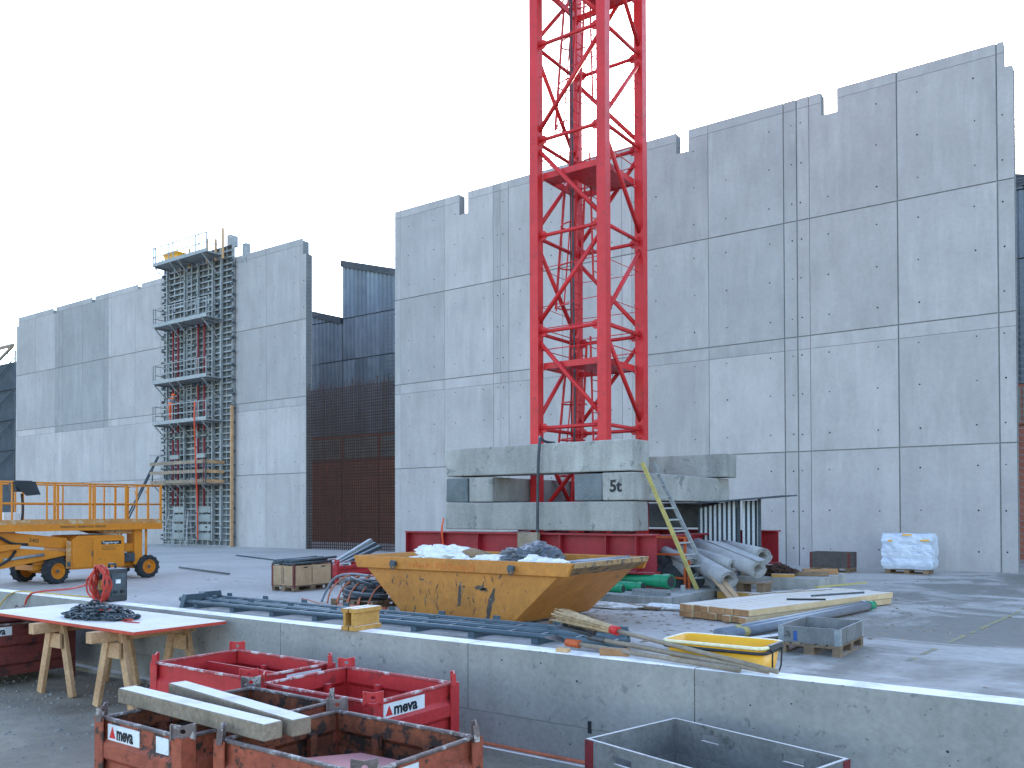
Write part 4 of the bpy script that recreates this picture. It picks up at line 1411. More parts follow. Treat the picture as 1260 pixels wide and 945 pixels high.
# debris between the skip and the slab
tag(MB().bar((-.75, -14.95, .09), (1.55, -15.05, .05), .16, .05).build('plank', 'wood_pallet', None, bevel=.004), 'dirty brown plank lying before the footing slab', 'plank')
tag(MB().bar((-.6, -14.75, .05), (1.0, -14.75, .05), .1, .05).build('plank', 'wood_pallet', None, bevel=.004), 'shorter plank behind the dirty brown one', 'plank')
o = crumple('plastic_sheet', 'bag_white', None, (0, 0, 0), (.75, .16, .07), 31, .6, 2.2)
o.location = (.25, -15.2, .045)
tag(o, 'crumpled white plastic sheet under the plank before the slab', 'plastic sheet')
o = crumple('plastic_sheet', 'bag_white', None, (0, 0, 0), (.55, .2, .06), 32, .5, 2.2)
o.location = (1.55, -14.8, .045)
tag(o, 'flat white plastic sheet at the slab corner', 'plastic sheet')
tag(MB().bar((.95, -17.9, .08), (2.6, -18.9, .08), .14, .12).build('timber', 'wood_crate', None, bevel=.006), 'squared timber lying from under the skip corner towards the broom', 'timber')

# ------------------------------------------------------------------ timber stack
ts = thing('timber_stack', 'stack of pale squared timbers lying on the deck', 'timber stack', (3.66, -16.12, 0.006), R(-15))
# local: X negative = across the end, Y = along
for lay in range(2):
    for i in range(9):
        x1 = -i * .163
        off = random.uniform(-.05, .05) + (.02 if lay else 0)
        ln = random.uniform(4.85, 5.05)
        dz = random.uniform(-.006, .0)
        b = MB().box(x1 - .152, x1, off, off + ln, .02 + lay * .115, .132 + dz + lay * .115).build('squared_timber', 'wood_frost_skylit', ts, bevel=.004)
        MB().box(x1 - .148, x1 - .004, off - .003, off, .024 + lay * .115, .122 + lay * .115).build('cut_end', 'wood_end', b)
for y in (.8, 3.9):
    box('bearer', 'wood_pallet', ts, -1.45, -.02, y, y + .1, 0, .02)
for lab, p0, p1, w, h, m in (('black angle bar lying on the timber stack', (3.66, -14.08, .268), (4.26, -13.74, .268), .06, .03, 'rubber_black'),
                             ('dark steel rod lying along the timber stack', (3.85, -13.2, .27), (4.5, -11.9, .27), .035, .035, 'dark_steel'),
                             ('thin slat lying at the far left of the timber stack', (2.75, -13.6, .262), (3.3, -11.9, .262), .05, .02, 'wood_grey'),
                             ('grey slat lying beside the thin one on the timber stack', (3.05, -12.9, .262), (3.75, -11.5, .262), .05, .02, 'wood_grey'),
                             ('yellow slat sticking out at the far end of the timber stack', (3.35, -11.2, .268), (3.95, -9.4, .268), .07, .03, 'tape_yellow')):
    tag(MB().bar(p0, p1, w, h).build('slat', m, None), lab, 'slat', 'slats on the timber stack')

# grey-blue pipes beside the stack
for i, (dx, lab) in enumerate(((0, 'grey-blue plastic pipe nearest the timber stack'), (.16, 'grey-blue plastic pipe nearest the pallet box'))):
    p0, p1 = Vector((3.92 + dx, -18.05 - dx, .11)), Vector((4.72 + dx * .8, -12.7, .11))
    t = thing('plastic_pipe', lab, 'pipe', tuple(p0), 0, 'grey-blue pipes on the deck')
    v = p1 - p0
    tube('pipe_body', 'pipe_grey', t, [(0, 0, 0), v], .075, 14)
    tube('tape_band', 'tape_yellow', t, [v * .09, v * .12], .077, 14)
    tube('end_cap', 'pipe_green' if i else 'pipe_grey', t, [v * .96, v * 1.0], .085, 14)
tag(MB().bar((4.35, -17.9, .05), (4.85, -16.6, .05), .16, .03).build('plank', 'wood_grey', None), 'short grey plank under the pipes beside the pallet box', 'plank')

# ------------------------------------------------------------------ pallets


def pallet(parent, x0, y0, along='y', mat='wood_pallet'):
    """Euro pallet 0.8 x 1.2, long side along 'along'."""
    def B(n, a0, a1, b0, b1, z0, z1):
        if along == 'y':
            box(n, mat, parent, x0 + b0, x0 + b1, y0 + a0, y0 + a1, z0, z1)
        else:
            box(n, mat, parent, x0 + a0, x0 + a1, y0 + b0, y0 + b1, z0, z1)
    for b0, b1 in ((0, .1), (.33, .47), (.7, .8)):
        B('board', 0, 1.2, b0, b1, 0, .022)
        for a0 in (0, .53, 1.055):
            B('block', a0, a0 + .145, b0 + .003, b1 - .003, .022, .1)
    for a0 in (0, .53, 1.055):
        B('stringer', a0, a0 + .145, 0, .8, .1, .122)
    for b0, b1 in ((0, .145), (.185, .285), (.33, .47), (.515, .615), (.655, .8)):
        B('board', 0, 1.2, b0, b1, .122, .144)


def collar(parent, x0, y0, lx, ly, z0, z1, mat='wood_collar', hinge='galvanised', th=.02):
    for nm, a in (('side_board', (x0, x0 + lx, y0, y0 + th)), ('side_board', (x0, x0 + lx, y0 + ly - th, y0 + ly)),
                  ('side_board', (x0, x0 + th, y0 + th, y0 + ly - th)), ('side_board', (x0 + lx - th, x0 + lx, y0 + th, y0 + ly - th))):
        box(nm, mat, parent, a[0], a[1], a[2], a[3], z0, z1, bevel=.003)
    for sx, X in ((-1, x0), (1, x0 + lx)):
        for sy, Y in ((-1, y0), (1, y0 + ly)):
            mb = MB()
            xa, xb = sorted((X - sx * .07, X + sx * .004))
            ya, yb = sorted((Y, Y + sy * .004))
            mb.box(xa, xb, ya, yb, z0 - .01, z1 - .01)
            ya, yb = sorted((Y - sy * .07, Y))
            xa, xb = sorted((X, X + sx * .004))
            mb.box(xa, xb, ya, yb, z0 - .01, z1 - .01)
            mb.build('corner_hinge', hinge, parent)


pb = thing('pallet_box', 'small grey wooden box of one collar on a pallet on the wet deck', 'pallet box', (4.98, -18.52, 0.006))
pallet(pb, 0, 0, 'y')
collar(pb, 0, 0, .8, 1.2, .15, .36)
box('paint_mark', 'blue_paint', pb, .2, .25, -.003, 0, .17, .30)

cbx = thing('pallet_box', 'large grey wooden collar box with red hinges before the low wall', 'pallet box', (6.22, -25.66, 0), R(-15))
pallet(cbx, 0, 0, 'x')
collar(cbx, 0, 0, 1.2, .8, .15, .355, hinge='hinge_red')
for nm, a in (('side_board', (0, 1.2, 0, .02)), ('side_board', (0, 1.2, .78, .8))):
    pass
# top ring of boards with hand holes
for X0, X1, Y0, Y1, ax in ((0, 1.2, 0, .02, 'x'), (0, 1.2, .78, .8, 'x'), (0, .02, .02, .78, 'y'), (1.18, 1.2, .02, .78, 'y')):
    z0, z1, za, zb = .36, .57, .47, .515
    mb = MB()
    mb.box(X0, X1, Y0, Y1, z0, za)
    mb.box(X0, X1, Y0, Y1, zb, z1)
    if ax == 'x':
        cuts_ = [X0, .22, .36, .80, .94, X1]
        for p, q in ((cuts_[0], cuts_[1]), (cuts_[2], cuts_[3]), (cuts_[4], cuts_[5])):
            mb.box(p, q, Y0, Y1, za, zb)
    else:
        mb.box(X0, X1, Y0, Y1, za, zb)
    mb.build('side_board', 'wood_collar', cbx)
for X, Y, sx, sy in ((0, 0, -1, -1), (1.2, 0, 1, -1), (0, .8, -1, 1), (1.2, .8, 1, 1)):
    mb = MB()
    xa, xb = sorted((X - sx * .06, X + sx * .005))
    ya, yb = sorted((Y, Y + sy * .005))
    mb.box(xa, xb, ya, yb, .36, .565)
    ya, yb = sorted((Y - sy * .06, Y))
    xa, xb = sorted((X, X + sx * .005))
    mb.box(xa, xb, ya, yb, .36, .565)
    mb.build('corner_hinge', 'hinge_red', cbx)

dk = thing('pallet_box', 'dark brown wooden box with red corners against the tall wall', 'pallet box', (.72, -2.75, 0.006))
pallet(dk, 0, 0, 'x')
collar(dk, 0, 0, 1.2, .8, .15, .62, 'wood_dark', 'crate_brown')
box('fill', 'wood_pallet', dk, .03, 1.17, .03, .77, .45, .5)

wp = thing('wrapped_pallet', 'pallet of goods wrapped in white foil against the tall wall', 'wrapped pallet', (2.72, -2.35, 0.006))
pallet(wp, 0.1, 0.1, 'x')
bm_ = bmesh.new()
bmesh.ops.create_cube(bm_, size=1.0)
bmesh.ops.subdivide_edges(bm_, edges=bm_.edges[:], cuts=9, use_grid_fill=True)
for v in bm_.verts:
    q = Vector(v.co)
    k = noise.noise(q * 4) * .05 + noise.noise(q * 11 + Vector((5, 3, 1))) * .03
    v.co = Vector((q.x * 1.42, q.y * .95, q.z * 1.05))
    lay = abs(math.sin((q.z + .5) * math.pi * 3))
    v.co += Vector((q.x, q.y, 0)) * (k * 1.5 - .10 * (1 - lay) ** 3) + Vector((0, 0, k * .6))
    v.co += Vector((.72, .5, .68))
me = bpy.data.meshes.new('foil_wrap')
bm_.to_mesh(me)
bm_.free()
me.materials.append(MATS['foil_white'])
fo = bpy.data.objects.new('foil_wrap', me)
col.objects.link(fo)
fo.parent = wp
for x, z, w in ((.62, 1.16, .26), (.22, .98, .12), (1.12, 1.0, .24)):
    box('paper_label', 'plastic_yellow', wp, x, x + w, -.06, -.03, z, z + .045)

# ------------------------------------------------------------------ low things near the low wall
tb = thing('mortar_tub', 'large yellow plastic mortar tub with pale rim behind the low wall', 'tub', (6.42, -24.06, .622))


def tub_shell(lx, ly, h, flare, th):
    o, i = MB(), None

    def ringp(fx, fy, z):
        pts = []
        r = .07
        for cx, cy, a0 in ((fx - r, fy - r, 0), (-fx + r, fy - r, 90), (-fx + r, -fy + r, 180), (fx - r, -fy + r, 270)):
            for k in range(5):
                a = R(a0 + k * 22.5)
                pts.append((cx + r * math.cos(a), cy + r * math.sin(a), z))
        return pts
    rings = [ringp(lx / 2 - flare, ly / 2 - flare, 0), ringp(lx / 2, ly / 2, h), ringp(lx / 2 - th, ly / 2 - th, h), ringp(lx / 2 - flare - th, ly / 2 - flare - th, th)]
    n = len(rings[0])
    vs = [p for r in rings for p in r]
    fs = [(k * n + j, k * n + (j + 1) % n, (k + 1) * n + (j + 1) % n, (k + 1) * n + j) for k in range(3) for j in range(n)]
    fs += [tuple(reversed(range(n))), tuple(3 * n + j for j in range(n))]
    o.add(vs, fs)
    rim = MB().tube(ringp(lx / 2 + .008, ly / 2 + .008, h - .006), .013, 8, closed=True)
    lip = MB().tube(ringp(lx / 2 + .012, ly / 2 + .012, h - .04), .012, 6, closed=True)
    return o, rim, lip


a_, b_, c_ = tub_shell(.74, .42, .345, .05, .012)
a_.build('shell', 'plastic_yellow', tb, smooth=True)
b_.build('rim', 'plastic_rim', tb, smooth=True)
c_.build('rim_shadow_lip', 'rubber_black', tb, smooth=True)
tube('handle', 'rubber_black', tb, [(.385, -.1, .33), (.40, -.1, .31), (.395, -.09, .19), (.39, 0.02, .12), (.395, .09, .19), (.40, .1, .31), (.385, .1, .33)], .006, 6)
MB().box(.372, .398, -.13, .13, .32, .355).build('handle_grip', 'black_box', tb)
sp = thing('pallet_pile', 'pile of empty pallets under the mortar tub behind the low wall', 'pallet', (5.78, -24.22, 0.006))
for k in range(4):
    z_ = k * .144
    for y0, y1 in ((0, .1), (.25, .35), (.5, .6)):
        box('board', 'wood_pallet', sp, 0, 1.15, y0, y1, z_ + .001, z_ + .022)
        for x in (0, .5, 1.005):
            box('block', 'wood_pallet', sp, x, x + .145, y0 + .003, y1 - .003, z_ + .022, z_ + .12)
    for y in (0, .16, .32, .48):
        box('board', 'wood_pallet', sp, 0, 1.15, y, y + .12, z_ + .12, z_ + .143)
for y in (0, .2, .4):
    box('board', 'wood_pallet', sp, .2, 1.1, y, y + .15, .577, .614)

# broom, shovel and beater lying over the low wall


def pole(name, label, cat, p0, p1, r, mat='handle_wood', r1=None):
    t = thing(name, label, cat, tuple(p0))
    v = Vector(p1) - Vector(p0)
    tube('handle', mat, t, [(0, 0, 0), v * .33, v * .66, v], r, 10, r1)
    return t, v


t, v = pole('straw_broom', 'straw broom with red binding lying over the low wall', 'broom', (6.97, -24.50, .862), (5.60, -24.17, .985), .017)
d_ = v.normalized()
s_ = d_.cross(Vector((0, 0, 1))).normalized()
MB().tube([v * .98, v * 1.03], .036, 12).build('binding', 'label_red', t, smooth=True)
mb = MB()
p_ = v * 1.03
for k in range(150):
    a, b = random.gauss(0, .5), random.gauss(0, .5)
    a, b = max(-1, min(1, a)), max(-1, min(1, b))
    q0 = p_ + s_ * a * .03 + Vector((0, 0, b * .028))
    q1 = p_ + d_ * .2 + s_ * a * .055 + Vector((0, 0, b * .03 + .005))
    q2 = p_ + d_ * random.uniform(.5, .64) + s_ * a * .085 + Vector((0, 0, b * .05 + .01))
    mb.tube([q0, q1, q2], .007, 4, .003)
mb.tube([p_, p_ + d_ * .12, p_ + d_ * .28, p_ + d_ * .45], .033, 10, .055)
mb.build('bristles', 'straw', t)
t, v = pole('shovel', 'shovel with dark blade lying over the low wall under the broom', 'shovel', (6.90, -24.47, .853), (5.42, -24.18, .91), .018)
d_ = v.normalized()
s_ = d_.cross(Vector((0, 0, 1))).normalized()
bl = MB()
k = 8
row = []
for i in range(k + 1):
    f = i / k
    w = (.06 + .07 * min(1, f * 3)) * (1 if f < .75 else math.sqrt(max(0.02, 1 - ((f - .75) / .27) ** 2)))
    c = v + d_ * (.02 + .36 * f) + Vector((0, 0, .015 + .06 * f - .03 * f * f))
    row.append([c - s_ * w + Vector((0, 0, .03)), c - s_ * w * .5, c, c + s_ * w * .5, c + s_ * w + Vector((0, 0, .03))])
vs = [p for r in row for p in r]
bl.add(vs, [(i * 5 + j, i * 5 + j + 1, (i + 1) * 5 + j + 1, (i + 1) * 5 + j) for i in range(k) for j in range(4)])
b = bl.build('blade', 'blade_steel', t, smooth=True)
b.modifiers.new('t', 'SOLIDIFY').thickness = .004
tube('blade_socket', 'blade_steel', t, [v * .93, v + d_ * .06], .024, 10)
t, v = pole('scraper', 'scraper with red head and long wooden handle on the low wall', 'scraper', (6.72, -24.51, .85), (5.32, -24.30, .875), .018)
d_ = v.normalized()
s_ = d_.cross(Vector((0, 0, 1))).normalized()
tube('red_head', 'frame_orange', t, [v * .97, v + d_ * .09], .032, 10)
mb = MB()
c0, c1 = v + d_ * .09, v + d_ * .26
mb.add([c0 - s_ * .03, c0 + s_ * .03, c1 + s_ * .08 + Vector((0, 0, .03)), c1 - s_ * .08 + Vector((0, 0, .03))], [(0, 1, 2, 3)])
b = mb.build('blade', 'blade_steel', t)
b.modifiers.new('t', 'SOLIDIFY').thickness = .006
tag(MB().box(-.11, .11, -.045, .045, 0, .05).build('wood_block', 'wood_end', None, bevel=.005, loc=(5.70, -24.36, .83), rotz=R(20)), 'squared wooden block on the low wall under the shovel', 'wood block')
tag(MB().box(-.05, .05, -.03, .03, 0, .03).build('wood_chip', 'wood_fresh', None, bevel=.003, loc=(5.30, -24.45, .83), rotz=R(5)), 'tiny wooden offcut on the low wall left of the shovel', 'wood offcut')

# piece of yellow formwork beam standing on the low wall
hb = thing('beam_offcut', 'short yellow timber formwork beam piece standing on the low wall', 'beam', (3.03, -24.42, .83), R(4))
ax0, ax1 = -.16, .20      # along Y
MB().box(-.04, .04, ax0, ax1, 0, .04).build('lower_flange', 'wood_yellow', hb, bevel=.004)
MB().box(-.04, .04, ax0, ax1, .16, .20).build('upper_flange', 'wood_yellow', hb, bevel=.004)
MB().box(-.014, .014, ax0, ax1, .04, .16).build('web', 'wood_yellow', hb)
MB().box(.055, .135, ax0, ax1, 0, .04).box(.055, .135, ax0, ax1, .16, .2).box(.081, .109, ax0, ax1, .04, .16).build('second_beam', 'wood_yellow', hb, bevel=.004)

# steel lattice walers lying on the deck behind the low wall
for n_, (y0, y1) in enumerate(((-19.84, -19.46), (-19.30, -18.92))):
    tr = thing('steel_waler', 'dark steel lattice waler on the deck, ' + ('nearer' if n_ == 0 else 'farther') + ' of the two', 'waler', (-2, (y0 + y1) / 2, 0.006), 0, 'lattice walers behind the low wall')
    hw = (y1 - y0) / 2
    sh_ = .25 * n_
    for s in (-1, 1):
        tube('chord', 'waler_steel', tr, [(-4.5 - sh_, s * hw, .12), (5.2 - sh_, s * hw, .12)], .042, 10)
    for k in range(17):
        x = -4.2 - sh_ + k * .58
        MB().box(x - .022, x + .022, -hw + .03, hw - .03, .10, .135).build('cross_tie', 'waler_steel', tr)
        if k % 2 == 0:
            MB().prism([(x - .1, 0), (x + .1, 0), (x + .06, .22), (x - .06, .22)], 'y', hw + .031, hw + .06).build('gusset', 'waler_steel', tr)
            box('pad', 'waler_steel', tr, x - .06, x + .06, -hw - .02, hw + .02, 0, .088)
    MB().prism([(-hw - .1, 0), (hw + .1, 0), (hw + .05, .26), (-hw - .02, .26)], 'x', -4.62 - sh_, -4.5 - sh_).build('end_plate', 'waler_steel', tr)
    tube('end_spindle', 'waler_steel', tr, [(-5.0 - sh_, 0, .13), (-4.6 - sh_, 0, .13)], .05, 10)

# ------------------------------------------------------------------ crate of pipes, red box and cables behind the walers
wc = thing('wooden_crate', 'pale wooden crate with red corner posts full of steel tubes', 'crate', (-8.1, -16.46, 0.006))
pallet(wc, 0, 0, 'y')
for x0, x1, y0, y1 in ((0, .8, 0, .025), (0, .8, 1.175, 1.2), (0, .025, .025, 1.175), (.775, .8, .025, 1.175)):
    box('side_board', 'wood_crate', wc, x0, x1, y0, y1, .15, .62)
for x in (.36, .42):
    box('slot', 'tie_hole', wc, x, x + .015, -.003, 0, .18, .6)
box('slot', 'tie_hole', wc, .8, .803, .55, .565, .18, .6)
for y in (.3, .85):
    box('hand_hole', 'tie_hole', wc, .8, .803, y, y + .12, .56, .59)
for x in (-.01, .76):
    for y in (-.01, 1.16):
        box('corner_post', 'crate_brown', wc, x, x + .05, y, y + .05, .1, .66)
for i in range(14):
    x = .08 + (i % 7) * .1
    z = .66 + .05 * (i // 7) + random.uniform(0, .04)
    y0, y1 = random.uniform(-.12, .05), random.uniform(1.1, 1.5)
    o = MB().tube([(x, y0, z), (x + random.uniform(-.1, .1), y1, z + random.uniform(-.01, .06))], .03, 8).build('steel_tube', 'dark_steel', None, smooth=True, loc=(-8.1, -16.46, 0))
    tag(o, 'dark steel tube among those filling the pale wooden crate', 'tube', 'steel tubes in the wooden crate')
tag(MB().tube([(-8.9, -16.9, .86), (-7.9, -16.3, .72)], .02, 6).build('steel_rod', 'dark_steel', None), 'thin dark rod sticking out left from the pale wooden crate', 'rod')


# ------------------------------------------------------------------ red steel stacking crates
def lug_mesh(w=.13, h=.085, th=.008):
    """Corner lug plate in the XZ plane: notched top, round hole."""
    outer = [(-w / 2, 0), (0, -.0), (w / 2, 0), (w / 2, h * .5), (w / 2 * 1.08, h), (0, h * .84), (-w / 2 * 1.08, h), (-w / 2, h * .5)]
    hole = [(-.011, h * .34), (0, h * .3), (.011, h * .34), (.016, h * .47), (.011, h * .6), (0, h * .64), (-.011, h * .6), (-.016, h * .47)]
    mb = MB()
    for y in (0, th):
        vs = [(x, y, z) for x, z in outer] + [(x, y, z) for x, z in hole]
        fs = [(i, (i + 1) % 8, 8 + (i + 1) % 8, 8 + i) for i in range(8)]
        mb.add(vs, fs)
    o = len(mb.v)
    for ring in (outer, hole):
        n = 8
        vs = [(x, 0, z) for x, z in ring] + [(x, th, z) for x, z in ring]
        mb.add(vs, [(i, (i + 1) % n, n + (i + 1) % n, n + i) for i in range(n)])
    return mb


def steel_crate(label, x0, x1, y0, y1, paint, inside, h=.69, sign=None, divider=False, group='red steel stacking crates', z=0.0, lug_h=.085):
    t = thing('steel_crate', label, 'crate', (x0, y0, z), 0, group)
    lx, ly = x1 - x0, y1 - y0
    zb = .12
    prof = [(0, zb), (0, .22), (-.03, .25), (-.03, .33), (0, .36), (0, .43), (-.03, .46), (-.03, .54), (0, .57), (0, h - .012)]
    prof = [(a, zb + (c - zb) * (h - zb) / (.69 - zb)) for a, c in prof]

    def wall(axis, pos, out, s0, s1):
        for inner in (0, 1):
            mb = MB()
            pts = [((a * 1.0) if not inner else (a + .006), c) for a, c in prof]
            for (a, c), (b, d) in zip(pts, pts[1:]):
                if axis == 'x':      # runs along x, normal = y * out
                    q = [(s0, pos - out * a, c), (s1, pos - out * a, c), (s1, pos - out * b, d), (s0, pos - out * b, d)]
                else:
                    q = [(pos - out * a, s0, c), (pos - out * a, s1, c), (pos - out * b, s1, d), (pos - out * b, s0, d)]
                mb.add(q, [(0, 1, 2, 3)])
            if not inner:
                o = mb.build('side_wall', paint, t)
            else:
                mb.build('inner_face', inside, o)
        e = .014
        rim_m = 'rim_red' if paint == 'crate_red' else 'worn_rim'
        if axis == 'x':
            MB().box(s0 - .02, s1 + .02, pos - e, pos + e, h - .02, h).build('top_rim', rim_m, o, bevel=.005)
        else:
            MB().box(pos - e, pos + e, s0 - .02, s1 + .02, h - .02, h).build('top_rim', rim_m, o, bevel=.005)
        return o
    # sign convention: out = +1 when outward normal is negative axis
    wall('x', .036, -1, .05, lx - .05)
    wall('x', ly - .036, 1, .05, lx - .05)
    wall('y', .036, -1, .05, ly - .05)
    wall('y', lx - .036, 1, .05, ly - .05)
    box('floor', inside, t, .03, lx - .03, .03, ly - .03, zb, zb + .01)
    for X, sx in ((0, -1), (lx, 1)):
        for Y, sy in ((0, -1), (ly, 1)):
            mb = MB()
            xa, xb = sorted((X, X - sx * .09))
            ya, yb = sorted((Y, Y - sy * .008))
            mb.box(xa, xb, ya, yb, 0, h - .005)
            xa, xb = sorted((X, X - sx * .008))
            ya, yb = sorted((Y - sy * .008, Y - sy * .09))
            mb.box(xa, xb, ya, yb, 0, h - .005)
            mb.box(min(X, X - sx * .09), max(X, X - sx * .09), min(Y, Y - sy * .09), max(Y, Y - sy * .09), 0, .012)
            post = mb.build('corner_post', paint, t)
            lmat = 'worn_rim' if paint != 'crate_red' else paint
            ang = R(45) if sx * sy < 0 else R(-45)
            lg = lug_mesh(.12, lug_h).build('lifting_lug', lmat, post, loc=(X - sx * .028, Y - sy * .028, h - .015))
            lg.rotation_euler = (0, 0, ang)
            for q in (-1, 1):
                c, sn = math.cos(ang), math.sin(ang)
                bx_, by_ = X - sx * .028 + q * .062 * c, Y - sy * .028 + q * .062 * sn
                MB().bar((bx_, by_, h - .02), (bx_ - sx * .004, by_ - sy * .004, h + lug_h - .02), .008, .03, up=(sx, sy, 0)).build('lug_fold', lmat, post)
    for f in (.33, .68):
        for Y, s in ((.046, 1), (ly - .046, -1)):
            ya, yb = sorted((Y, Y + s * .035))
            box('inner_rib', inside, t, lx * f, lx * f + .05, ya, yb, zb + .02, h - .1)
        for X, s in ((.046, 1), (lx - .046, -1)):
            xa, xb = sorted((X, X + s * .035))
            box('inner_rib', inside, t, xa, xb, ly * f, ly * f + .05, zb + .02, h - .1)
    if divider:
        MB().box(.06, lx - .06, ly * .58, ly * .58 + .012, zb + .02, h - .06).build('divider', paint, t)
    if sign:
        face, s0, w = sign            # 'x': plate on the +X face, 'y': on the -Y face
        ph = .10
        zt = h - .035
        if face == 'x':
            X = lx - .033
            pl = box('name_plate', 'label_white', t, X, X + .006, s0, s0 + w, zt - ph, zt)
            tri = MB().prism([(s0 + .02, zt - ph + .02), (s0 + .085, zt - ph + .02), (s0 + .052, zt - .012)], 'x', X + .006, X + .008)
            tri.build('logo_triangle', 'label_red', pl)
            lettering('name_lettering', 'meva', .108, 'label_black', pl, (X + .007, s0 + .095, zt - ph + .02), (0, 1, 0), (0, 0, 1), .0015, (w - .115) / .285)
        else:
            Y = .033
            pl = box('name_plate', 'label_white', t, s0, s0 + w, Y - .006, Y, zt - ph, zt)
            MB().prism([(s0 + .02, zt - ph + .02), (s0 + .085, zt - ph + .02), (s0 + .052, zt - .012)], 'y', Y - .008, Y - .006).build('logo_triangle', 'label_red', pl)
            lettering('name_lettering', 'meva', .108, 'label_black', pl, (s0 + .095, Y - .007, zt - ph + .02), (1, 0, 0), (0, 0, 1), .0015, (w - .115) / .285)
    return t


steel_crate('clean red steel crate standing farthest back, next to the trestle table', 2.34, 3.60, -26.05, -25.2, 'crate_red', 'crate_red', sign=('x', .38, .34), divider=True)
steel_crate('bright red steel crate nearest the low wall, right of the other red one', 3.77, 4.92, -26.10, -25.24, 'crate_red', 'crate_red', sign=('x', .12, .40))
c4 = steel_crate('rusty red crate with white name plate at the bottom left, timbers across it', 3.80, 4.68, -27.30, -26.17, 'crate_rust', 'crate_rust_inside', sign=('y', .10, .33))
box('blank_sticker', 'label_white', c4, .60, .72, .0265, .0325, .565, .655)
c5 = steel_crate('rustiest crate in front, a red steel part lying inside', 4.82, 5.96, -27.20, -26.31, 'crate_rust', 'crate_rust_inside', sign=('x', .04, .36))
steel_crate('dark brown-red steel crate behind the trestle table', -2.45, -1.15, -25.95, -24.85, 'crate_brown', 'crate_brown', sign=('x', .05, .36))
steel_crate('far red steel crate with steel sections beyond the wooden crate', -9.2, -8.05, -14.4, -12.8, 'crate_red', 'crate_red', h=.60, sign=('x', .12, .40))
for i in range(3):
    o = MB().bar((-8.6 + .17 * i, -14.2, .45), (-8.45 + .17 * i, -12.75, 1.12 - .09 * i), .14, .10).build('steel_section', ('galvanised', 'dark_steel', 'dark_steel')[i], None, bevel=.01)
    tag(o, ('left', 'middle', 'right')[i] + ' one of three steel sections leaning out of the far red crate', 'steel section', 'sections in the far red crate')
# red steel part lying in the front crate
rp = thing('steel_part', 'flat red steel part lying inside the rustiest crate', 'steel part', (5.05, -27.05, .20))
MB().prism([(0, 0), (.62, -.02), (.66, .30), (.5, .62), (.12, .6), (-.1, .3)], 'z', .26, .30).build('plate', 'crate_red', rp, bevel=.006)
MB().box(.05, .5, .1, .5, 0, .26).build('box_body', 'crate_red', rp, bevel=.01)
# timbers lying across the crates
for lab, p0, p1 in (('nearer of two frosty, skylight-painted squared timbers across the rusty crate', (3.60, -26.98, .742), (5.13, -27.05, .742)),
                    ('farther of two frosty, skylight-painted squared timbers across the rusty crate', (3.72, -26.70, .742), (5.18, -26.90, .742))):
    tag(MB().bar(p0, p1, .12, .092).build('squared_timber', 'wood_grey', None, bevel=.006), lab, 'timber', 'timbers across the crates')

# ------------------------------------------------------------------ trestle table
TZ = .80
tt = thing('work_table', 'large white formwork board laid on two wooden trestles as a table', 'table', (-.1, -25.12, TZ))
MB().box(-1.50, 1.47, -.50, .50, -.028, 0).build('table_edge', 'table_edge', tt)
MB().box(-1.497, 1.467, -.497, .497, 0, .004).build('table_top', 'table_white', tt)


def trestle(label, x):
    t = thing('trestle', label, 'trestle', (x, -25.15, 0), 0, 'trestles under the white board')
    MB().box(-.05, .05, -.60, .52, TZ - .028 - .11, TZ - .029).build('top_beam', 'wood_trestle', t, bevel=.005)
    for y in (-.34, .36):
        for s in (-1, 1):
            MB().bar((s * .27, y + s * .03, 0), (s * .055, y + s * .03, TZ - .06), .10, .045, up=(0, 1, 0)).build('leg', 'wood_trestle', t, bevel=.004)
        MB().box(-.14, .14, y - .035, y - .012, TZ - .30, TZ - .15).build('gusset_board', 'wood_trestle', t)
    return t


trestle('wooden trestle under the right end of the white board', .82)
trestle('wooden trestle under the middle of the white board, beside the brown crate', -.30)

# heap of chain on the table
ch = MB()
for k in range(230):
    r = math.sqrt(random.random())
    a = random.uniform(0, 2 * math.pi)
    x, y = .50 * r * math.cos(a), .21 * r * math.sin(a)
    z = .012 + .17 * (1 - r ** 1.5) * random.random() + .02 * random.random()
    q = Matrix.Rotation(random.uniform(0, 6.3), 3, 'Z') @ Matrix.Rotation(random.uniform(-1.2, 1.2), 3, 'X')
    pts = []
    for j in range(10):
        b = 2 * math.pi * j / 10
        pts.append(Vector((x, y, z)) + q @ Vector((.038 * math.cos(b), .022 * math.sin(b), 0)))
    zmin = min(p.z for p in pts) - .008
    if zmin < 0:
        pts = [p - Vector((0, 0, zmin)) for p in pts]
    ch.tube(pts, .010, 5, closed=True)
cht = thing('lifting_chain', 'heap of dark lifting chain with red tags on the white table', 'chain', (0.08, -25.24, TZ + .004), R(10))
ch.build('chain_links', 'chain_steel', cht)
for x, y, a in ((.16, -.05, .3), (.20, .0, .1), (.5, -.06, -.2)):
    MB().box(-.07, .07, -.02, .02, 0, .015).build('red_tag', 'hose_red', cht, bevel=.005, loc=(x, y, .09 if x < .4 else .01), rotz=a)
tube('loose_end', 'hose_red', cht, [(.45, -.1, .008), (.6, -.15, .008), (.75, -.14, .008)], .006, 5)

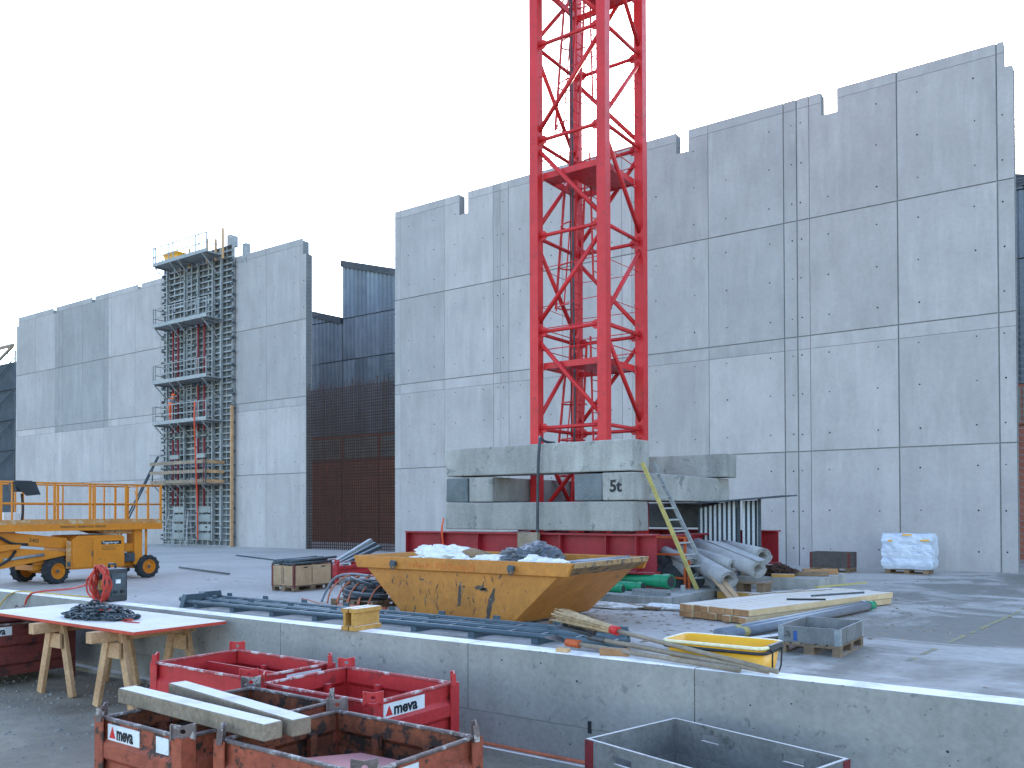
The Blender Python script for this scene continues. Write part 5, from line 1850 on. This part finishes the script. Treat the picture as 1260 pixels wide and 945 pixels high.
# ------------------------------------------------------------------ welder with hoses on the low wall
we = thing('welding_unit', 'black welding unit with handle standing on the low wall', 'welding unit', (-1.36, -24.38, .83), R(0))
MB().box(-.02, .26, -.10, .14, 0, .40).build('housing', 'black_box', we, bevel=.02, seg=2)
tube('carry_handle', 'black_box', we, [(.05, .02, .39), (.05, .02, .45), (.19, .02, .45), (.19, .02, .39)], .015, 8)
box('front_panel', 'dark_steel', we, .265, .27, -.07, .11, .08, .34)
for y, z in ((-.03, .12), (.06, .12)):
    tube('knob', 'rubber_black', we, [(.27, y, z), (.30, y, z)], .022, 10)
box('dial_plate', 'label_white', we, .27, .274, -.02, .04, .22, .27)
box('warning_plate', 'wood_yellow', we, .03, .11, -.106, -.10, .14, .26)
hs = thing('hose_coil', 'coil of red hose hanging on the black welding unit', 'hose', (-1.20, -24.5, .83))
mb = MB()
for k in range(7):
    ph = random.uniform(0, 6.3)
    rx, rz = .15 + random.uniform(-.02, .02), .21 + random.uniform(-.015, .015)
    pts = [(.04 + rx * math.cos(ph + 2 * math.pi * j / 24) + .012 * k, -.02 - .018 * k + .02 * math.sin(j), .225 + rz * math.sin(ph + 2 * math.pi * j / 24)) for j in range(24)]
    mb.tube(pts, .013, 6, closed=True)
mb.build('coil', 'hose_red', hs, smooth=True)
tube('loose_loop', 'hose_red', hs, spline([(-.1, -.03, .15), (-.25, 0, .05), (-.36, 0, .12), (-.36, 0, .25), (-.22, -.02, .31), (-.08, -.05, .28)], 8), .012, 6)
tube('hose_run', 'hose_red', hs, spline([(-.1, 0, .3), (-.5, .05, .18), (-1.0, .1, .10), (-1.5, .0, .05), (-1.72, -.06, -.02), (-1.78, -.09, -.25), (-1.80, -.1, -.5)], 8), .013, 6)
yc = MB().tube(spline([(-1.5, -24.3, .842), (-2.2, -24.35, .842), (-3.0, -24.42, .845), (-3.4, -24.56, .82), (-3.8, -24.62, .5)], 8), .009, 6)
tag(yc.build('yellow_cable', 'hose_yellow', None, smooth=True), 'thin yellow cable running along the top of the low wall', 'cable')
op = MB().tube(spline([(2.2, -24.60, .075), (4.0, -24.60, .072), (5.0, -24.60, .07), (6.1, -24.60, .07)], 8), .014, 8)
tag(op.build('orange_conduit', 'cable_orange', None, smooth=True), 'thin orange conduit along the foot of the low wall', 'conduit')

# ------------------------------------------------------------------ heap of cables on a pallet
kp = thing('low_pallet', 'dark pallet under the heap of black cables beside the skip', 'pallet', (-4.4, -17.95, 0.006))
pallet(kp, 0, 0, 'x')
hp = thing('cable_heap', 'heap of thick black cables tied with orange cord beside the skip', 'cables', (-3.9, -17.45, .15))
random.seed(3)
for k in range(13):
    pts = []
    rx, ry = random.uniform(.55, .8), random.uniform(.22, .42)
    cx, cy, zz = random.uniform(-.12, .12), random.uniform(-.1, .1), .05 + .027 * k
    ph = random.uniform(0, 6)
    sc = 1 - .018 * k
    for j in range(20):
        a = 2 * math.pi * j / 20
        pts.append((cx + rx * sc * math.cos(a), cy + ry * sc * math.sin(a) - .2 * math.cos(a), zz * (.8 + .25 * math.sin(a + ph)) + .02))
    MB().tube(pts, random.uniform(.035, .05), 8, closed=True).build('black_cable', 'cable_black', hp, smooth=True)
for k in range(4):
    x = -.55 + .3 * k
    tube('orange_cord', 'cable_orange', hp, spline([(x, -.55, -.1), (x + .02, -.45, .18), (x + .1, -.15, .42), (x + .3, .1, .46), (x + .42, -.12, .41), (x + .3, -.38, .22), (x + .25, -.55, -.08)], 7), .016, 6)
tube('orange_cord', 'cable_orange', hp, spline([(-.3, -.6, -.13), (-.8, -.5, -.13), (-1.6, -.1, -.135), (-2.1, .1, -.135)], 7), .012, 6)
tube('grey_hose', 'pipe_grey', hp, spline([(.2, -.1, .46), (-.4, -.05, .47), (-.8, -.1, .38), (-.95, -.2, .12), (-1.0, -.3, -.12)], 8), .025, 8)
tube('orange_pipe', 'cable_orange', hp, [(.2, -.95, -.06), (1.4, -.85, -.06)], .03, 8)

# ================================================================== BOOM LIFT
lf = thing('boom_lift', 'orange-yellow self-propelled work platform lift parked on the left', 'lift', (-14.4, -17.2, 0.006))
# local: +X faces the viewer, Y runs along the machine (negative to the left)


def wheel(x, y, r, w, steer=0.0):
    t = MB()
    n = 26
    prof = [(-w / 2, r * .62), (-w / 2, r * .9), (-w / 2 + .03, r * .97), (w / 2 - .03, r * .97), (w / 2, r * .9), (w / 2, r * .62)]
    vs = [(a, b * math.cos(2 * math.pi * j / n), b * math.sin(2 * math.pi * j / n)) for j in range(n) for a, b in prof]
    k = len(prof)
    t.add(vs, [(j * k + i, j * k + i + 1, ((j + 1) % n) * k + i + 1, ((j + 1) % n) * k + i) for j in range(n) for i in range(k - 1)])
    for j in range(n):
        a = 2 * math.pi * (j + .5) / n
        for s in (-1, 1):
            if (j + (s > 0)) % 2:
                continue
            c, sn = math.cos(a), math.sin(a)
            p = [(s * .02, r * .96), (s * w / 2, r * .86), (s * w / 2, r * 1.0), (s * .02, r * 1.02)]
            q = []
            for da in (-.07, .07):
                for X, b in p:
                    q.append((X, b * math.cos(a + da), b * math.sin(a + da)))
            t.add(q, [(0, 1, 2, 3), (7, 6, 5, 4), (0, 4, 5, 1), (1, 5, 6, 2), (2, 6, 7, 3), (3, 7, 4, 0)])
    o = t.build('wheel', 'tyre', lf, loc=(x, y, r * 1.0))
    o.rotation_euler = (0, 0, steer)
    rim = MB()
    m = 18
    pr = [(w / 2 - .02, r * .64), (w / 2 - .02, r * .55), (w / 2 - .09, r * .48), (w / 2 - .09, r * .18), (w / 2 - .03, r * .16), (w / 2 - .03, .001)]
    vs = [(a, b * math.cos(2 * math.pi * j / m), b * math.sin(2 * math.pi * j / m)) for j in range(m) for a, b in pr]
    k = len(pr)
    rim.add(vs, [(j * k + i, j * k + i + 1, ((j + 1) % m) * k + i + 1, ((j + 1) % m) * k + i) for j in range(m) for i in range(k - 1)])
    rim.build('rim', 'lift_paint', o, smooth=False)
    tube('hub', 'dark_steel', o, [(w / 2 - .09, 0, 0), (w / 2 - .02, 0, 0)], .045, 10)


wheel(-.12, -1.28, .345, .26, R(10))
wheel(-.12, 1.36, .335, .26)
wheel(-1.62, -1.40, .34, .26, R(14))
wheel(-1.62, 1.36, .335, .26)
box('axle_beam', 'lift_paint', lf, -1.55, -.25, -1.36, -1.2, .26, .42, .01)
box('axle_beam', 'lift_paint', lf, -1.55, -.25, 1.28, 1.44, .26, .42, .01)
box('chassis', 'lift_paint', lf, -1.35, -.35, -1.75, 1.55, .36, .58, .015)
box('steer_housing', 'lift_paint', lf, -1.1, -.3, -1.75, -1.1, .50, .72, .015)
cow = MB().prism([(-.92, .36), (.62, .36), (.62, 1.22), (.50, 1.28), (-.72, 1.28), (-.92, 1.1)], 'x', -1.5, -.02).build('engine_cowling', 'lift_paint', lf, bevel=.02, seg=2)
MB().box(-.02, .0, -.86, -.32, .40, 1.2).build('cowling_door', 'lift_paint', cow, bevel=.008)
MB().box(-.02, .0, -.30, .60, .40, 1.2).build('cowling_door', 'lift_paint', cow, bevel=.008)
MB().box(.0, .02, -.35, -.33, .7, .85).build('door_latch', 'dark_steel', cow)
MB().box(-.02, .012, -1.05, -.93, .40, 1.15).build('control_column', 'lift_dusty', lf, bevel=.006)
MB().box(.012, .03, -1.03, -.95, .45, .58).build('socket_box', 'dark_steel', lf)
stk = MB().box(0, .004, -.08, .50, 1.02, 1.12).build('sticker', 'label_black', cow)
lettering('sticker_lettering', 'Toggenburger', .092, 'label_white', stk, (.006, -.055, 1.043), (0, 1, 0), (0, 0, 1), .001, .92, 0.002)
for k, (z, w) in enumerate(((.96, .5), (.91, .38), (.87, .42))):
    MB().box(0.001, .003, -.06, -.06 + w, z, z + .014).build('small_print', 'text_dark', cow)
# rear column and arm pieces
box('rear_column', 'lift_paint', lf, -.55, -.12, .98, 1.22, .40, 1.42, .01)
tube('rear_tube', 'lift_paint', lf, [(-.1, 1.32, .5), (-.1, 1.32, 1.42)], .035, 8)
box('rear_arm', 'lift_paint', lf, -.5, -.2, .62, 1.0, .78, 1.02, .01)
box('rear_block', 'dark_steel', lf, -.6, -.1, .64, .98, .5, .74, .01)
tube('rear_cylinder', 'galvanised', lf, [(-.15, .66, .66), (-.15, 1.0, .58)], .03, 8)
MB().prism([(.2, 1.30), (1.2, 1.30), (1.2, 1.42), (-.2, 1.42)], 'x', -1.2, -.2).build('platform_support', 'lift_dusty', lf)
up = MB().prism([(-3.4, 1.12), (-3.4, 1.44), (-2.4, 1.40), (-.95, 1.22), (-.88, .98), (-1.1, .94), (-2.2, 1.06)], 'x', -.55, -.15).build('upper_arm', 'lift_paint', lf, bevel=.012)
lettering('arm_number', '2402', .13, 'text_dark', up, (-.145, -1.95, 1.15), (0, 1, -.12), (0, .12, 1), .001)
MB().prism([(-3.4, .72), (-3.4, 1.02), (-2.35, 1.0), (-1.05, .86), (-.95, .76), (-1.6, .64), (-2.3, .52), (-2.7, .46)], 'x', -.62, -.12).build('lower_arm', 'lift_paint', lf, bevel=.012)
MB().prism([(-3.5, .92), (-2.6, 1.10), (-2.2, 1.08), (-2.25, .98), (-3.5, .80)], 'x', -.12, .02).build('arm_link', 'lift_paint', lf, bevel=.01)
tube('arm_cylinder', 'galvanised', lf, [(-.08, -2.6, .70), (-.08, -1.6, .80)], .04, 10)
tube('hydraulic_hose', 'rubber_black', lf, spline([(-.1, -3.2, 1.42), (-.06, -2.75, 1.3), (-.08, -2.4, 1.12), (-.1, -2.0, 1.08)], 6), .035, 8)
tube('hydraulic_hose', 'rubber_black', lf, spline([(-.1, -2.3, .92), (-.04, -2.5, .7), (-.08, -2.8, .55), (-.1, -3.2, .6)], 6), .035, 8)
box('arm_bracket', 'dark_steel', lf, -.6, -.2, -1.5, -1.0, .6, .86, .01)
# work platform
Y0, Y1, X0_, X1_ = -3.35, 1.74, -1.75, .06
z0_, z1_ = 1.42, 1.60
pf = MB().box(X0_, X1_, Y0, Y1, z0_, z0_ + .05).build('work_platform', 'lift_paint', lf)
for xx in (X0_, X1_ - .02):
    MB().box(xx, xx + .02, Y0, Y1, z0_ + .05, z1_).build('platform_skirt', 'lift_paint', pf)
    MB().box(xx, xx + .015, Y0, Y1, z1_, z1_ + .12).build('kick_plate', 'lift_dusty', pf)
for yy in (Y0, Y1 - .02):
    MB().box(X0_ + .021, X1_ - .021, yy, yy + .02, z0_ + .05, z1_ + .12).build('kick_plate', 'lift_paint', pf)
PY = (-2.72, -2.45, -1.58, -1.38, -.42, -.28, .62, .95, 1.30, 1.70)
for xx in (X0_ + .02, X1_ - .03):
    for i, y in enumerate(PY):
        w = .035 if i in (1, 2, 5, 7) else .06
        box('guard_post', 'lift_paint', pf, xx - .02, xx + .02, y - w / 2, y + w / 2, z1_, 2.68)
    for z in (2.15, 2.70):
        tube('guard_rail', 'lift_paint', pf, [(xx, Y0, z), (xx, Y1, z)], .024, 8)
for y in (Y1 - .03,):
    for z in (2.15, 2.70):
        tube('guard_rail', 'lift_paint', pf, [(X0_, y, z), (X1_, y, z)], .024, 8)
    for x in (-1.2, -.6):
        tube('gate_tube', 'lift_paint', pf, spline([(x, y - .05, 1.75), (x, y - .05, 2.4), (x - .1, y - .05, 2.55)], 5), .02, 6)
lettering('platform_lettering', 'HEBEBÜHNE  VERMIETUNG  VERKAUF', .075, 'text_dark', pf, (X1_ + .002, -1.25, 1.50), (0, 1, 0), (0, 0, 1), .001)
cbn = MB().box(-.25, .12, -2.42, -1.98, 2.45, 2.74).build('control_box', 'black_box', pf, bevel=.02)
cbn.rotation_euler = (0, 0, 0)
MB().add([(.13, -2.50, 2.70), (.13, -1.92, 2.72), (.24, -1.84, 2.38), (.24, -2.2, 2.34)], [(0, 1, 2, 3)]).build('control_flap', 'rubber_black', cbn)
tube('control_cable', 'rubber_black', cbn, spline([(0, -2.2, 2.4), (.02, -2.18, 2.0), (.0, -2.2, 1.65)], 5), .03, 6)
MB().box(-.6, -.2, -2.55, -2.15, 1.48, 1.92).build('white_box', 'label_white', pf, bevel=.01)

# ------------------------------------------------------------------ small litter
tag(MB().box(-.1, .1, -.02, .02, 0, .02).build('blue_offcut', 'blue_paint', None, loc=(-1.0, -23.2, 0.006)), 'tiny blue offcut lying on the deck behind the low wall', 'offcut')
tag(MB().bar((-17.4, -12.9, .05), (-13.3, -13.9, .05), .05, .05).build('steel_bar', 'dark_steel', None), 'long thin dark bar lying on the deck beside the lift', 'bar')

random.seed(11)
lt = MB()
for k in range(900):
    f = random.random()
    if f < .45:
        x, y = random.gauss(.8, 1.6), random.gauss(-16.2, 1.5)
    elif f < .75:
        x, y = random.gauss(4.0, 1.8), random.gauss(-14.5, 2.5)
    else:
        x, y = random.uniform(-14, 8), random.uniform(-20, -2)
    if y < -24 or y > -.2:
        continue
    r = random.uniform(.008, .03)
    a = random.uniform(0, 3.1)
    c, sn = math.cos(a), math.sin(a)
    l_, w_ = r * random.uniform(1, 3.5), r
    q = [(x + c * u_ * l_ - sn * v_ * w_, y + sn * u_ * l_ + c * v_ * w_, .007) for u_, v_ in ((-1, -1), (1, -1), (1, 1), (-1, 1))]
    lt.add(q + [(x, y, .007 + r * random.uniform(.3, .9))], [(0, 1, 4), (1, 2, 4), (2, 3, 4), (3, 0, 4)])
o = stuff(lt.build('litter', 'wood_pallet'))
o['label'] = 'scattered chips and crumbs of site litter on the deck'
o['category'] = 'litter'
